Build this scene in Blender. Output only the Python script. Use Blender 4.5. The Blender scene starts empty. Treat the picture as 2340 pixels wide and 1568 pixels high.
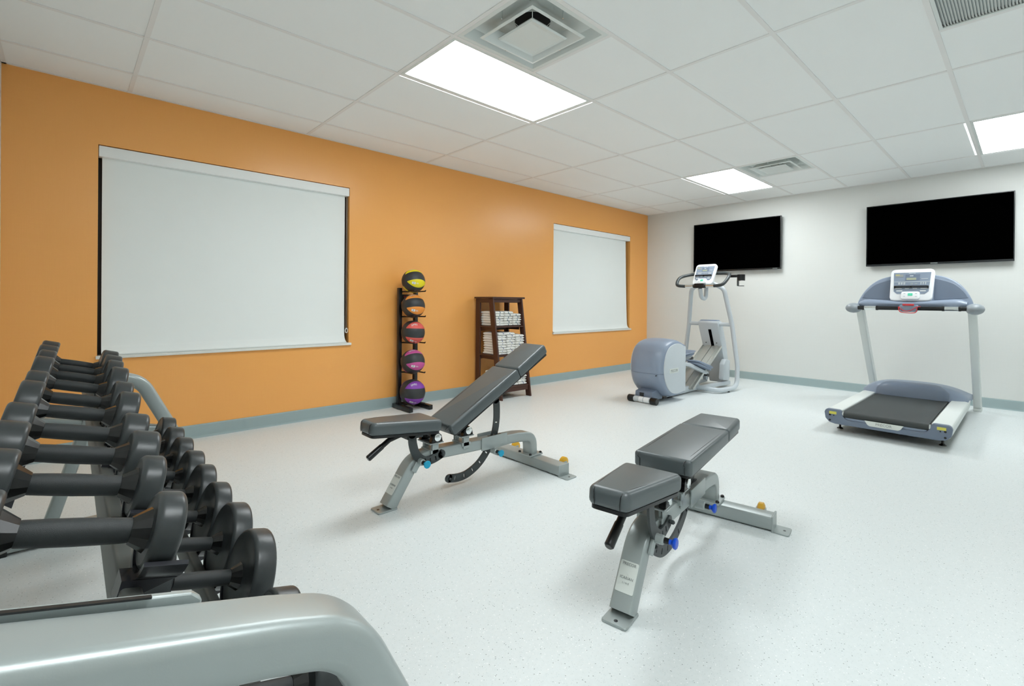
import bpy, bmesh, math, random
from mathutils import Vector, Matrix
random.seed(7)
PI = math.pi
S = bpy.context.scene
COL = S.collection

# ------------------------------------------------------------------ camera, world, exposure
W_PX, H_PX = 2340.0, 1568.0
F_PX, CX, CY = 1101.82, 1189.80, 692.78
YAW, PITCH, ROLL = 0.814007, -0.0026136, 0.0087695
CAM_POS = Vector((-0.3249, -4.4000, 1.0671))
ROOM_H = 2.5228          # ceiling height
X_FAR = 6.7285           # grey wall with the screens
X_BACK = -0.62           # wall behind the dumbbell rack
Y_RIGHT = -6.40          # wall out of frame on the right

def setup_camera():
    f = Vector((math.cos(PITCH) * math.cos(YAW), math.cos(PITCH) * math.sin(YAW), math.sin(PITCH)))
    r = Vector((math.sin(YAW), -math.cos(YAW), 0))
    u = r.cross(f)
    c, s = math.cos(ROLL), math.sin(ROLL)
    rr, uu = c * r + s * u, -s * r + c * u
    cam = bpy.data.cameras.new('camera')
    o = bpy.data.objects.new('camera', cam)
    COL.objects.link(o)
    m = Matrix((rr, uu, -f)).transposed().to_4x4()
    m.translation = CAM_POS
    o.matrix_world = m
    cam.sensor_fit = 'HORIZONTAL'
    cam.sensor_width = 36.0
    cam.lens = F_PX / W_PX * 36.0
    cam.shift_x = (W_PX / 2 - CX) / W_PX
    cam.shift_y = (CY - H_PX / 2) / W_PX
    cam.clip_start = 0.02
    cam.clip_end = 60
    S.camera = o
setup_camera()

world = bpy.data.worlds.new('night_outside')
S.world = world
world.use_nodes = True
world.node_tree.nodes['Background'].inputs[0].default_value = (0.010, 0.012, 0.016, 1)
world.node_tree.nodes['Background'].inputs[1].default_value = 0.4

LAMP_STRENGTH = 16.0      # luminous panels of the four ceiling troffers, one of them added out of view
S.view_settings.view_transform = 'Standard'
S.view_settings.look = 'None'
S.view_settings.exposure = 0.0
S.view_settings.gamma = 1.0
S.view_settings.use_curve_mapping = False
S.cycles.use_denoising = True
S.cycles.use_adaptive_sampling = True
S.cycles.adaptive_threshold = 0.09
S.cycles.adaptive_min_samples = 12
S.cycles.use_light_tree = False
S.cycles.max_bounces = 8
S.cycles.diffuse_bounces = 5
S.cycles.glossy_bounces = 3
S.cycles.sample_clamp_indirect = 6.0

# ------------------------------------------------------------------ materials
def lin(c):
    return tuple((x / 255.0 / 12.92) if x / 255.0 <= 0.04045 else ((x / 255.0 + 0.055) / 1.055) ** 2.4 for x in c)

MATS = {}
def mat(name, rgb, rough=0.5, metal=0.0, spec=0.5, var=0.04, vscale=6.0, bump=0.0, bscale=200.0, coat=0.0, emit=0.0):
    """procedural material: base colour broken up by soft noise, optional fine bump"""
    if name in MATS:
        return MATS[name]
    m = bpy.data.materials.new(name)
    m.use_nodes = True
    nt = m.node_tree
    b = nt.nodes['Principled BSDF']
    col = lin(rgb)
    if var > 0:
        tc = nt.nodes.new('ShaderNodeTexCoord')
        nz = nt.nodes.new('ShaderNodeTexNoise')
        nz.inputs['Scale'].default_value = vscale
        nz.inputs['Detail'].default_value = 1.5
        nt.links.new(tc.outputs['Object'], nz.inputs['Vector'])
        mx = nt.nodes.new('ShaderNodeMix')
        mx.data_type = 'RGBA'
        mx.inputs['A'].default_value = (*[max(0, c * (1 - var)) for c in col], 1)
        mx.inputs['B'].default_value = (*[min(1, c * (1 + var)) for c in col], 1)
        nt.links.new(nz.outputs['Fac'], mx.inputs['Factor'])
        nt.links.new(mx.outputs['Result'], b.inputs['Base Color'])
    else:
        b.inputs['Base Color'].default_value = (*col, 1)
    b.inputs['Roughness'].default_value = rough
    b.inputs['Metallic'].default_value = metal
    b.inputs['Specular IOR Level'].default_value = spec
    if coat:
        b.inputs['Coat Weight'].default_value = coat
        b.inputs['Coat Roughness'].default_value = 0.12
    if bump > 0:
        tc2 = nt.nodes.new('ShaderNodeTexCoord')
        n2 = nt.nodes.new('ShaderNodeTexNoise')
        n2.inputs['Scale'].default_value = bscale
        n2.inputs['Detail'].default_value = 1
        bp = nt.nodes.new('ShaderNodeBump')
        bp.inputs['Strength'].default_value = bump
        bp.inputs['Distance'].default_value = 0.002
        nt.links.new(tc2.outputs['Object'], n2.inputs['Vector'])
        nt.links.new(n2.outputs['Fac'], bp.inputs['Height'])
        nt.links.new(bp.outputs['Normal'], b.inputs['Normal'])
    if emit:
        b.inputs['Emission Color'].default_value = (*col, 1)
        b.inputs['Emission Strength'].default_value = emit
    MATS[name] = m
    return m

def floor_material():
    m = bpy.data.materials.new('speckled_vinyl')
    m.use_nodes = True
    nt = m.node_tree
    b = nt.nodes['Principled BSDF']
    tc = nt.nodes.new('ShaderNodeTexCoord')
    base = lin((216, 223, 222))
    def speck(scale, thr, colour, src, seed):
        mp = nt.nodes.new('ShaderNodeMapping')
        mp.inputs['Location'].default_value = (seed, seed * 0.7, 0)
        vo = nt.nodes.new('ShaderNodeTexVoronoi')
        vo.inputs['Scale'].default_value = scale
        nt.links.new(tc.outputs['Object'], mp.inputs['Vector'])
        nt.links.new(mp.outputs['Vector'], vo.inputs['Vector'])
        # keep only a share of the cells, and only their centres
        sx = nt.nodes.new('ShaderNodeSeparateXYZ')
        nt.links.new(vo.outputs['Color'], sx.inputs['Vector'])
        g = nt.nodes.new('ShaderNodeMath'); g.operation = 'GREATER_THAN'
        nt.links.new(sx.outputs['X'], g.inputs[0]); g.inputs[1].default_value = thr
        d = nt.nodes.new('ShaderNodeMath'); d.operation = 'LESS_THAN'
        nt.links.new(vo.outputs['Distance'], d.inputs[0]); d.inputs[1].default_value = 0.33
        mu = nt.nodes.new('ShaderNodeMath'); mu.operation = 'MULTIPLY'
        nt.links.new(g.outputs[0], mu.inputs[0]); nt.links.new(d.outputs[0], mu.inputs[1])
        mx = nt.nodes.new('ShaderNodeMix'); mx.data_type = 'RGBA'
        nt.links.new(mu.outputs[0], mx.inputs['Factor'])
        if src is None:
            mx.inputs['A'].default_value = (*base, 1)
        else:
            nt.links.new(src, mx.inputs['A'])
        mx.inputs['B'].default_value = (*lin(colour), 1)
        return mx.outputs['Result']
    nz = nt.nodes.new('ShaderNodeTexNoise')
    nz.inputs['Scale'].default_value = 60
    nz.inputs['Detail'].default_value = 2
    nt.links.new(tc.outputs['Object'], nz.inputs['Vector'])
    cr = nt.nodes.new('ShaderNodeMix'); cr.data_type = 'RGBA'
    cr.inputs['A'].default_value = (*lin((222, 228, 228)), 1)
    cr.inputs['B'].default_value = (*lin((231, 236, 236)), 1)
    nt.links.new(nz.outputs['Fac'], cr.inputs['Factor'])
    o = speck(230, 0.80, (212, 219, 219), cr.outputs['Result'], 0.3)
    o = speck(190, 0.93, (252, 253, 253), o, 1.7)
    o = speck(210, 0.965, (140, 147, 146), o, 4.1)
    nt.links.new(o, b.inputs['Base Color'])
    b.inputs['Roughness'].default_value = 0.42
    b.inputs['Specular IOR Level'].default_value = 0.42
    bp = nt.nodes.new('ShaderNodeBump')
    bp.inputs['Strength'].default_value = 0.12
    bp.inputs['Distance'].default_value = 0.001
    nz2 = nt.nodes.new('ShaderNodeTexNoise')
    nz2.inputs['Scale'].default_value = 320
    nt.links.new(tc.outputs['Object'], nz2.inputs['Vector'])
    nt.links.new(nz2.outputs['Fac'], bp.inputs['Height'])
    nt.links.new(bp.outputs['Normal'], b.inputs['Normal'])
    return m

def wallcover_material(name, c0, c1, rough, horizontal=True, bump=0.25):
    """woven vinyl wall covering: fine crossed threads"""
    m = bpy.data.materials.new(name)
    m.use_nodes = True
    nt = m.node_tree
    b = nt.nodes['Principled BSDF']
    tc = nt.nodes.new('ShaderNodeTexCoord')
    outs = []
    for sc in ((3.0, 3.0, 420.0), (420.0, 420.0, 5.0)):
        mp = nt.nodes.new('ShaderNodeMapping')
        mp.inputs['Scale'].default_value = sc
        nz = nt.nodes.new('ShaderNodeTexNoise')
        nz.inputs['Scale'].default_value = 1.0
        nz.inputs['Detail'].default_value = 2
        nt.links.new(tc.outputs['Object'], mp.inputs['Vector'])
        nt.links.new(mp.outputs['Vector'], nz.inputs['Vector'])
        outs.append(nz.outputs['Fac'])
    av = nt.nodes.new('ShaderNodeMath'); av.operation = 'ADD'
    nt.links.new(outs[0], av.inputs[0]); nt.links.new(outs[1], av.inputs[1])
    hf = nt.nodes.new('ShaderNodeMath'); hf.operation = 'MULTIPLY'; hf.inputs[1].default_value = 0.5
    nt.links.new(av.outputs[0], hf.inputs[0])
    mx = nt.nodes.new('ShaderNodeMix'); mx.data_type = 'RGBA'
    mx.inputs['A'].default_value = (*lin(c0), 1)
    mx.inputs['B'].default_value = (*lin(c1), 1)
    nt.links.new(hf.outputs[0], mx.inputs['Factor'])
    nt.links.new(mx.outputs['Result'], b.inputs['Base Color'])
    b.inputs['Roughness'].default_value = rough
    b.inputs['Specular IOR Level'].default_value = 0.5
    bp = nt.nodes.new('ShaderNodeBump')
    bp.inputs['Strength'].default_value = bump
    bp.inputs['Distance'].default_value = 0.0015
    nt.links.new(hf.outputs[0], bp.inputs['Height'])
    nt.links.new(bp.outputs['Normal'], b.inputs['Normal'])
    MATS[name] = m
    return m

M_FLOOR = floor_material()
M_ORANGE = wallcover_material('orange_vinyl_wallcovering', (247, 171, 89), (252, 183, 103), 0.28)
M_GREYWALL = wallcover_material('warm_grey_wallcovering', (217, 219, 215), (226, 228, 225), 0.55, bump=0.12)
M_TILE = mat('ceiling_tile_white', (247, 249, 248), 0.95, spec=0.05, var=0.01, vscale=2.0)
M_TBAR = mat('grid_white', (238, 237, 235), 0.55, spec=0.3, var=0.0)
M_BASE = mat('vinyl_base_grey', (154, 172, 173), 0.5, var=0.02)
M_WHITE = mat('white_powder_coat', (226, 231, 228), 0.45, var=0.01)
M_VALANCE = mat('white_valance', (250, 252, 251), 0.5, spec=0.3, var=0.0)
M_SHADE = mat('roller_shade_fabric', (243, 247, 245), 0.8, spec=0.2, var=0.01)
M_SILL = mat('white_speckled_sill', (232, 234, 228), 0.4, var=0.05, vscale=150)
M_DARKFRAME = mat('bronze_window_frame', (48, 38, 30), 0.5, var=0.03)
M_GLASS = mat('night_window_glass', (12, 14, 16), 0.08, var=0.0)
M_SILVER = mat('silver_powder_coat', (166, 174, 173), 0.33, metal=0.28, var=0.02, bump=0.03, bscale=500)
M_SILVER_D = mat('satin_grey_steel', (150, 156, 154), 0.4, metal=0.45, var=0.02)
M_CHROME = mat('chrome', (235, 238, 238), 0.12, metal=1.0, var=0.0)
M_VINYL = mat('charcoal_upholstery', (80, 88, 90), 0.36, spec=0.75, var=0.05, vscale=18, bump=0.08, bscale=260)
M_BLACKPL = mat('black_plastic', (24, 25, 26), 0.3, var=0.03)
M_GLOSSBLK = mat('glossy_black_plastic', (14, 15, 15), 0.2, spec=0.5, var=0.0)
M_PLATE = mat('charcoal_steel_plate', (66, 71, 72), 0.42, metal=0.2, var=0.04)
M_RUBBER = mat('black_rubber_head', (54, 58, 59), 0.35, spec=0.45, var=0.10, vscale=25, bump=0.06, bscale=120)
M_GRIP = mat('knurled_grip', (40, 44, 45), 0.5, var=0.04, bump=0.25, bscale=1600)
M_SADDLE = mat('black_saddle_plastic', (40, 41, 46), 0.25, var=0.03)
M_RAIL = mat('dark_grey_rail', (104, 106, 102), 0.38, metal=0.35, var=0.03)
M_BALLBLK = mat('black_ball_rubber', (48, 51, 53), 0.5, var=0.06, vscale=40, bump=0.3, bscale=300)
M_WOOD = mat('espresso_wood', (74, 44, 34), 0.42, var=0.14, vscale=14)
M_TOWEL = mat('white_terry', (240, 239, 234), 0.95, spec=0.1, var=0.03, vscale=60, bump=0.8, bscale=500)
M_STRIPE = mat('blue_towel_stripe', (52, 70, 138), 0.9, spec=0.1, var=0.08, vscale=80)
M_STRIPE2 = mat('teal_towel_stripe', (96, 124, 140), 0.9, spec=0.1, var=0.08, vscale=80)
M_BLUEGREY = mat('blue_grey_plastic', (140, 153, 172), 0.36, var=0.02)
M_BLUEGREY_D = mat('slate_plastic', (112, 124, 142), 0.4, var=0.02)
M_LTGREY = mat('light_grey_plastic', (202, 209, 214), 0.42, var=0.015)
M_MIDGREY = mat('mid_grey_plastic', (152, 160, 166), 0.42, var=0.02)
M_WHITEPL = mat('white_plastic', (240, 243, 245), 0.35, var=0.0)
M_ALU = mat('brushed_aluminium', (206, 208, 202), 0.36, metal=0.5, var=0.04, vscale=30)
M_BELT = mat('treadmill_belt', (58, 63, 63), 0.62, var=0.06, vscale=40, bump=0.3, bscale=900)
M_OVERLAY = mat('slate_overlay', (134, 147, 164), 0.4, var=0.0)
M_LCD = mat('lcd_glass', (166, 172, 150), 0.3, var=0.0)
M_LEGEND = mat('white_print', (226, 230, 230), 0.6, var=0.0)
M_GREEN = mat('green_button', (96, 214, 176), 0.4, var=0.0)
M_YELLOWLBL = mat('yellow_label', (214, 208, 92), 0.6, var=0.02)
M_YELLOW = mat('amber_wheel', (226, 172, 44), 0.35, var=0.05)
M_CYAN = mat('cyan_knob', (8, 164, 204), 0.3, var=0.0)
M_BLUE = mat('blue_knob', (22, 84, 214), 0.3, var=0.0)
M_RED = mat('red_cord', (214, 58, 62), 0.5, var=0.0)
M_SCREEN = mat('switched_off_screen', (1, 1, 1), 0.6, spec=0.0, var=0.0)
M_BEZEL = mat('tv_bezel', (22, 27, 30), 0.22, var=0.0)
M_DARKVOID = mat('duct_interior', (14, 18, 22), 0.8, var=0.0)
M_PLATE_LBL = mat('pale_name_plate', (222, 227, 222), 0.4, metal=0.0, var=0.03)
M_PRINT = mat('grey_print', (150, 154, 152), 0.6, var=0.0)
M_BALLC = [mat('ball_yellow', (232, 214, 24), 0.5, var=0.03), mat('ball_orange', (240, 150, 60), 0.5, var=0.03),
           mat('ball_red', (222, 92, 84), 0.5, var=0.03), mat('ball_magenta', (196, 84, 150), 0.5, var=0.03),
           mat('ball_purple', (132, 62, 168), 0.5, var=0.03)]
M_LEAK_GLOW = mat('painted_leak_glow', (247, 253, 255), 0.6, var=0.0, emit=1.6)  # emission stands in for light caught by tile edges beside the lamps
M_LAMP = mat('luminous_diffuser', (247, 253, 255), 0.6, var=0.0, emit=LAMP_STRENGTH)

# ------------------------------------------------------------------ mesh building
def fillet(pts, rad, n=6):
    """round the inner corners of a polyline"""
    pts = [Vector(p) for p in pts]
    if not isinstance(rad, (list, tuple)):
        rad = [rad] * len(pts)
    out = [pts[0]]
    for i in range(1, len(pts) - 1):
        a, p, b = pts[i - 1], pts[i], pts[i + 1]
        u, v = (a - p), (b - p)
        lu, lv = u.length, v.length
        u.normalize(); v.normalize()
        ang = math.acos(max(-1, min(1, u.dot(v))))
        if rad[i] <= 0 or ang > PI - 0.02:
            out.append(p); continue
        t = min(rad[i] / math.tan(ang / 2), lu * 0.49, lv * 0.49)
        p0, p1 = p + u * t, p + v * t
        for k in range(n + 1):
            s = k / n
            q = (1 - s) ** 2 * p0 + 2 * s * (1 - s) * p + s * s * p1
            out.append(q)
    out.append(pts[-1])
    return out

def catmull(pts, n=6, closed=False):
    pts = [Vector(p) for p in pts]
    out = []
    N = len(pts)
    rng = range(N) if closed else range(N - 1)
    for i in rng:
        p0 = pts[(i - 1) % N] if closed or i > 0 else pts[i]
        p1, p2 = pts[i], pts[(i + 1) % N]
        p3 = pts[(i + 2) % N] if closed or i + 2 < N else p2
        for k in range(n):
            t = k / n
            out.append(0.5 * ((2 * p1) + (p2 - p0) * t + (2 * p0 - 5 * p1 + 4 * p2 - p3) * t * t + (3 * p1 - p0 - 3 * p2 + p3) * t ** 3))
    if not closed:
        out.append(pts[-1])
    return out

def rrect(w, h, r, n=4):
    """rounded rectangle, counter-clockwise list of (a, b)"""
    out = []
    for cx, cy, a0 in ((w / 2 - r, h / 2 - r, 0), (-w / 2 + r, h / 2 - r, PI / 2), (-w / 2 + r, -h / 2 + r, PI), (w / 2 - r, -h / 2 + r, 1.5 * PI)):
        for k in range(n + 1):
            a = a0 + k / n * PI / 2
            out.append((cx + r * math.cos(a), cy + r * math.sin(a)))
    return out

class MB:
    def __init__(s):
        s.v, s.f = [], []
    def add(s, vs, fs):
        o = len(s.v)
        s.v += [tuple(p) for p in vs]
        s.f += [tuple(i + o for i in f) for f in fs]
        return s
    def box(s, lo, hi):
        (a, b, c), (d, e, f) = lo, hi
        return s.add([(a, b, c), (d, b, c), (d, e, c), (a, e, c), (a, b, f), (d, b, f), (d, e, f), (a, e, f)],
                     [(0, 3, 2, 1), (4, 5, 6, 7), (0, 1, 5, 4), (1, 2, 6, 5), (2, 3, 7, 6), (3, 0, 4, 7)])
    def obox(s, c, ax, ay, az, hx, hy, hz):
        """box with its own axes"""
        c, ax, ay, az = Vector(c), Vector(ax), Vector(ay), Vector(az)
        vs = [c + ax * hx * i + ay * hy * j + az * hz * k for k in (-1, 1) for i, j in ((-1, -1), (1, -1), (1, 1), (-1, 1))]
        return s.add(vs, [(0, 3, 2, 1), (4, 5, 6, 7), (0, 1, 5, 4), (1, 2, 6, 5), (2, 3, 7, 6), (3, 0, 4, 7)])
    def loft(s, rings, caps=True, closed=False):
        n = len(rings[0])
        vs = [p for r in rings for p in r]
        fs = []
        m = len(rings)
        for i in range(m if closed else m - 1):
            for j in range(n):
                a, b = i * n + j, i * n + (j + 1) % n
                c, d = ((i + 1) % m) * n + (j + 1) % n, ((i + 1) % m) * n + j
                fs.append((a, b, c, d))
        if caps and not closed:
            fs.append(tuple(reversed(range(n))))
            fs.append(tuple(range((m - 1) * n, m * n)))
        return s.add(vs, fs)
    def lathe(s, prof, p0, axis, n=24, caps=True):
        """prof: list of (distance along axis, radius)"""
        p0, a = Vector(p0), Vector(axis).normalized()
        u = a.orthogonal().normalized()
        w = a.cross(u)
        rings = [[p0 + a * t + (u * math.cos(2 * PI * k / n) + w * math.sin(2 * PI * k / n)) * r for k in range(n)] for t, r in prof]
        return s.loft(rings, caps)
    def cyl(s, p0, p1, r, r2=None, n=20):
        p0, p1 = Vector(p0), Vector(p1)
        return s.lathe([(0, r), ((p1 - p0).length, r if r2 is None else r2)], p0, p1 - p0, n)
    def sweep(s, pts, prof, side=None, closed=False, caps=True):
        """prof (a, b): a along side, b along the other normal.  side fixed -> planar path"""
        pts = [Vector(p) for p in pts]
        N = len(pts)
        rings = []
        prev = None
        for i in range(N):
            if closed:
                t = (pts[(i + 1) % N] - pts[i - 1]).normalized()
            else:
                t = (pts[min(i + 1, N - 1)] - pts[max(i - 1, 0)]).normalized()
            if side is not None:
                sd = Vector(side).normalized()
                sd = (sd - t * sd.dot(t)).normalized()
            elif prev is None:
                sd = t.orthogonal().normalized()
            else:
                sd = (prev - t * prev.dot(t)).normalized()
            prev = sd
            nn = t.cross(sd)
            k = 1.0
            if 0 < i < N - 1 or closed:
                d0 = (pts[i] - pts[i - 1]).normalized(); d1 = (pts[(i + 1) % N] - pts[i]).normalized()
                cs = max(0.5, d0.dot(t))
                k = 1.0 / cs
            rings.append([pts[i] + sd * a + nn * b * (k if side is not None else 1) for a, b in prof])
        return s.loft(rings, caps, closed)
    def tube(s, pts, r, n=12, closed=False):
        prof = [(r * math.cos(2 * PI * k / n), r * math.sin(2 * PI * k / n)) for k in range(n)]
        return s.sweep(pts, prof, None, closed, not closed)
    def prism(s, poly, fn, d0, d1):
        """poly of (a, b); fn(a, b, d) -> point"""
        n = len(poly)
        vs = [fn(a, b, d0) for a, b in poly] + [fn(a, b, d1) for a, b in poly]
        fs = [tuple(reversed(range(n))), tuple(range(n, 2 * n))] + [(i, (i + 1) % n, n + (i + 1) % n, n + i) for i in range(n)]
        return s.add(vs, fs)
    def xform(s, M):
        s.v = [tuple(M @ Vector(p)) for p in s.v]
        return s
    def mesh(s, name, bevel=0.0, seg=2, smooth=35.0):
        me = bpy.data.meshes.new(name)
        me.from_pydata(s.v, [], s.f)
        bm = bmesh.new()
        bm.from_mesh(me)
        bmesh.ops.recalc_face_normals(bm, faces=bm.faces)
        if bevel > 0:
            es = [e for e in bm.edges if len(e.link_faces) == 2 and e.calc_face_angle(0) > math.radians(32)]
            bmesh.ops.bevel(bm, geom=es, offset=bevel, segments=seg, profile=0.5, affect='EDGES', clamp_overlap=True)
        bm.to_mesh(me)
        bm.free()
        if smooth:
            me.polygons.foreach_set('use_smooth', [True] * len(me.polygons))
            me.set_sharp_from_angle(angle=math.radians(smooth))
        me.update()
        return me
    def build(s, name, m, parent=None, bevel=0.0, seg=2, smooth=35.0, label=None, kind=None):
        me = s.mesh(name, bevel, seg, smooth)
        me.materials.append(m)
        return link(name, me, parent, label, kind)

def link(name, me, parent=None, label=None, kind=None, loc=None, rot=None):
    o = bpy.data.objects.new(name, me)
    COL.objects.link(o)
    if parent is not None:
        o.parent = parent
    if label:
        o['label'] = label
    if kind:
        o['kind'] = kind
    if loc is not None:
        o.location = loc
    if rot is not None:
        o.rotation_euler = rot
    return o

def tag(o, label, cat, group=None):
    o['label'] = label
    o['category'] = cat
    if group:
        o['group'] = group
    return o

def thing(name, label, cat, loc=(0, 0, 0), rotz=0.0, group=None):
    o = bpy.data.objects.new(name, None)
    o.empty_display_size = 0.1
    COL.objects.link(o)
    o.location = loc
    o.rotation_euler = (0, 0, rotz)
    return tag(o, label, cat, group)

def copy_tree(o, parent=None):
    c = o.copy()
    COL.objects.link(c)
    c.parent = parent
    for ch in list(o.children):
        copy_tree(ch, c)
    return c

def text_geo(txt, size, thick=0.0):
    cu = bpy.data.curves.new('lettering', 'FONT')
    cu.body = txt
    cu.size = size
    cu.align_x = 'CENTER'
    cu.align_y = 'CENTER'
    cu.resolution_u = 3
    cu.extrude = thick
    ob = bpy.data.objects.new('lettering', cu)
    COL.objects.link(ob)
    dg = bpy.context.evaluated_depsgraph_get()
    me = bpy.data.meshes.new_from_object(ob.evaluated_get(dg))
    vs = [tuple(v.co) for v in me.vertices]
    fs = [tuple(p.vertices) for p in me.polygons]
    bpy.data.objects.remove(ob)
    bpy.data.meshes.remove(me)
    bpy.data.curves.remove(cu)
    return vs, fs

def text_part(txt, size, origin, right, upv, m, parent, name='lettering', thick=0.0004, lift=0.001):
    r, u = Vector(right).normalized(), Vector(upv).normalized()
    nrm = r.cross(u)
    vs, fs = text_geo(txt, size, thick)
    b = MB()
    b.add([Vector(origin) + r * x + u * y + nrm * (z + lift) for x, y, z in vs], fs)
    me = bpy.data.meshes.new(name)
    me.from_pydata(b.v, [], b.f)
    me.materials.append(m)
    return link(name, me, parent)

# ------------------------------------------------------------------ the room
def build_floor():
    b = MB().box((X_BACK - 0.2, Y_RIGHT - 0.2, -0.05), (X_FAR + 0.2, 0.2, 0.0))
    b.build('floor', M_FLOOR, smooth=0, kind='structure')
build_floor()

WIN = [(-0.165, 1.612, 0.652, 2.123), (4.425, 6.225, 0.640, 2.126)]   # x0, x1, z0, z1 of the two openings
def build_wall_left():
    d = 0.13
    xs = [X_BACK - 0.2, WIN[0][0], WIN[0][1], WIN[1][0], WIN[1][1], X_FAR + 0.2]
    b = MB()
    top = ROOM_H + 0.3
    for i in range(5):
        x0, x1 = xs[i], xs[i + 1]
        w = WIN[0] if i == 1 else WIN[1] if i == 3 else None
        if w is None:
            b.box((x0, 0, 0), (x1, d, top))
        else:
            b.box((x0, 0, 0), (x1, d, w[2]))
            b.box((x0, 0, w[3]), (x1, d, top))
    # weld the blocks to one skin
    me = b.mesh('wall_left', smooth=0)
    bm = bmesh.new(); bm.from_mesh(me)
    bmesh.ops.remove_doubles(bm, verts=bm.verts, dist=1e-5)
    bm.to_mesh(me); bm.free()
    me.materials.append(M_ORANGE)
    link('wall_left', me, kind='structure')
    MB().box((X_FAR, Y_RIGHT - 0.2, 0), (X_FAR + 0.12, 0, ROOM_H + 0.3)).build('wall_far', M_GREYWALL, smooth=0, kind='structure')
    MB().box((X_BACK - 0.12, Y_RIGHT - 0.2, 0), (X_BACK, 0, ROOM_H + 0.3)).build('wall_back', M_GREYWALL, smooth=0, kind='structure')
    MB().box((X_BACK, Y_RIGHT - 0.12, 0), (X_FAR, Y_RIGHT, ROOM_H + 0.3)).build('wall_right', M_GREYWALL, smooth=0, kind='structure')
build_wall_left()

def build_baseboards():
    h, t = 0.102, 0.010
    # coved rubber base: thin strip with a rounded top and a small toe
    prof = [(0, 0), (t + 0.008, 0), (t + 0.003, 0.008), (t, 0.018), (t, h - 0.012), (t - 0.002, h - 0.005), (t - 0.005, h), (0, h)]
    MB().prism(prof, lambda a, b, d: (d, -a, b), X_BACK, X_FAR).build('baseboard_left', M_BASE, kind='structure')
    MB().prism(prof, lambda a, b, d: (X_FAR - a, d, b), Y_RIGHT, 0).build('baseboard_far', M_BASE, kind='structure')
    MB().prism(prof, lambda a, b, d: (X_BACK + a, d, b), Y_RIGHT, 0).build('baseboard_back', M_BASE, kind='structure')
    MB().prism(prof, lambda a, b, d: (d, Y_RIGHT + a, b), X_BACK, X_FAR).build('baseboard_right', M_BASE, kind='structure')
build_baseboards()

# ---- suspended ceiling: tiles, tees, lamps, vents
GX = [X_BACK] + [1.2192 * i for i in range(6)] + [X_FAR]
GY = [0.0] + [-0.6096 * j + 0.2257 for j in range(1, 11)] + [Y_RIGHT]
TEE = 0.024
LAMP_CELLS = [(2, 3), (1, 7), (5, 3), (5, 7)]          # (column, row) of the 2x4 troffers; the second is unseen, added to brighten the left
VENT_CELLS = [(2, 4), (5, 4)]                          # supply diffusers fill the near half of these cells
GRILLE_CELLS = [(3, 7)]                                # return grille

def build_ceiling():
    slab = MB().box((X_BACK - 0.1, Y_RIGHT - 0.1, ROOM_H + 0.16), (X_FAR + 0.1, 0.1, ROOM_H + 0.26))
    root = slab.build('ceiling', M_TILE, smooth=0, kind='structure')
    cache = {}
    def tile(x0, x1, y0, y1):
        w, d = round(x1 - x0, 4), round(y0 - y1, 4)
        if (w, d) not in cache:
            me = MB().box((-w / 2 + 0.003, -d / 2 + 0.003, 0.0), (w / 2 - 0.003, d / 2 - 0.003, 0.016)).mesh('ceiling_tile', smooth=0)
            me.materials.append(M_TILE)
            cache[(w, d)] = me
        link('ceiling_tile', cache[(w, d)], root, loc=((x0 + x1) / 2, (y0 + y1) / 2, ROOM_H + 0.004))
    half = 0.6096
    for i in range(len(GX) - 1):
        for j in range(len(GY) - 1):
            x0, x1, y0, y1 = GX[i], GX[i + 1], GY[j], GY[j + 1]
            if (i, j) in LAMP_CELLS:
                continue
            if (i, j) in VENT_CELLS or (i, j) in GRILLE_CELLS:
                x0 = x0 + half
            tile(x0, x1, y0, y1)
    # inverted tees: face flange and web
    def tee_x(x0, x1, y):
        return MB().box((x0, y - TEE / 2, ROOM_H), (x1, y + TEE / 2, ROOM_H + 0.004)).box((x0, y - 0.001, ROOM_H + 0.004), (x1, y + 0.001, ROOM_H + 0.035))
    def tee_y(x, y0, y1):
        return MB().box((x - TEE / 2, y1, ROOM_H + 0.0004), (x + TEE / 2, y0, ROOM_H + 0.0044)).box((x - 0.001, y1, ROOM_H + 0.004), (x + 0.001, y0, ROOM_H + 0.035))
    me_cache = {}
    for y in GY[1:-1]:
        key = 'mx'
        if key not in me_cache:
            me = tee_x(X_BACK, X_FAR, 0).mesh('ceiling_runner', smooth=0)
            me.materials.append(M_TBAR)
            me_cache[key] = me
        link('ceiling_runner', me_cache[key], root, loc=(0, y, 0))
    for i, x in enumerate(GX[1:-1]):
        for j in range(len(GY) - 1):
            L = round(GY[j] - GY[j + 1], 4)
            key = ('cy', L)
            if key not in me_cache:
                me = tee_y(0, L / 2 - TEE / 2, -L / 2 + TEE / 2).mesh('cross_tee', smooth=0)
                me.materials.append(M_TBAR)
                me_cache[key] = me
            link('cross_tee', me_cache[key], root, loc=(x, (GY[j] + GY[j + 1]) / 2, 0))
    for (i, j) in VENT_CELLS + GRILLE_CELLS:
        L = round(GY[j] - GY[j + 1], 4)
        link('cross_tee', me_cache[('cy', L)], root, loc=(GX[i] + half, (GY[j] + GY[j + 1]) / 2, 0))
    # wall angle
    b = MB().box((X_BACK, -0.022, ROOM_H - 0.0005), (X_FAR, 0, ROOM_H + 0.0035))
    b.build('wall_angle', M_TBAR, root, smooth=0)
    b = MB().box((X_FAR - 0.022, Y_RIGHT, ROOM_H - 0.0005), (X_FAR, 0, ROOM_H + 0.0035))
    b.build('wall_angle', M_TBAR, root, smooth=0)
    b = MB().box((X_BACK, Y_RIGHT, ROOM_H - 0.0005), (X_BACK + 0.022, 0, ROOM_H + 0.0035))
    b.build('wall_angle', M_TBAR, root, smooth=0)
build_ceiling()

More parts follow.
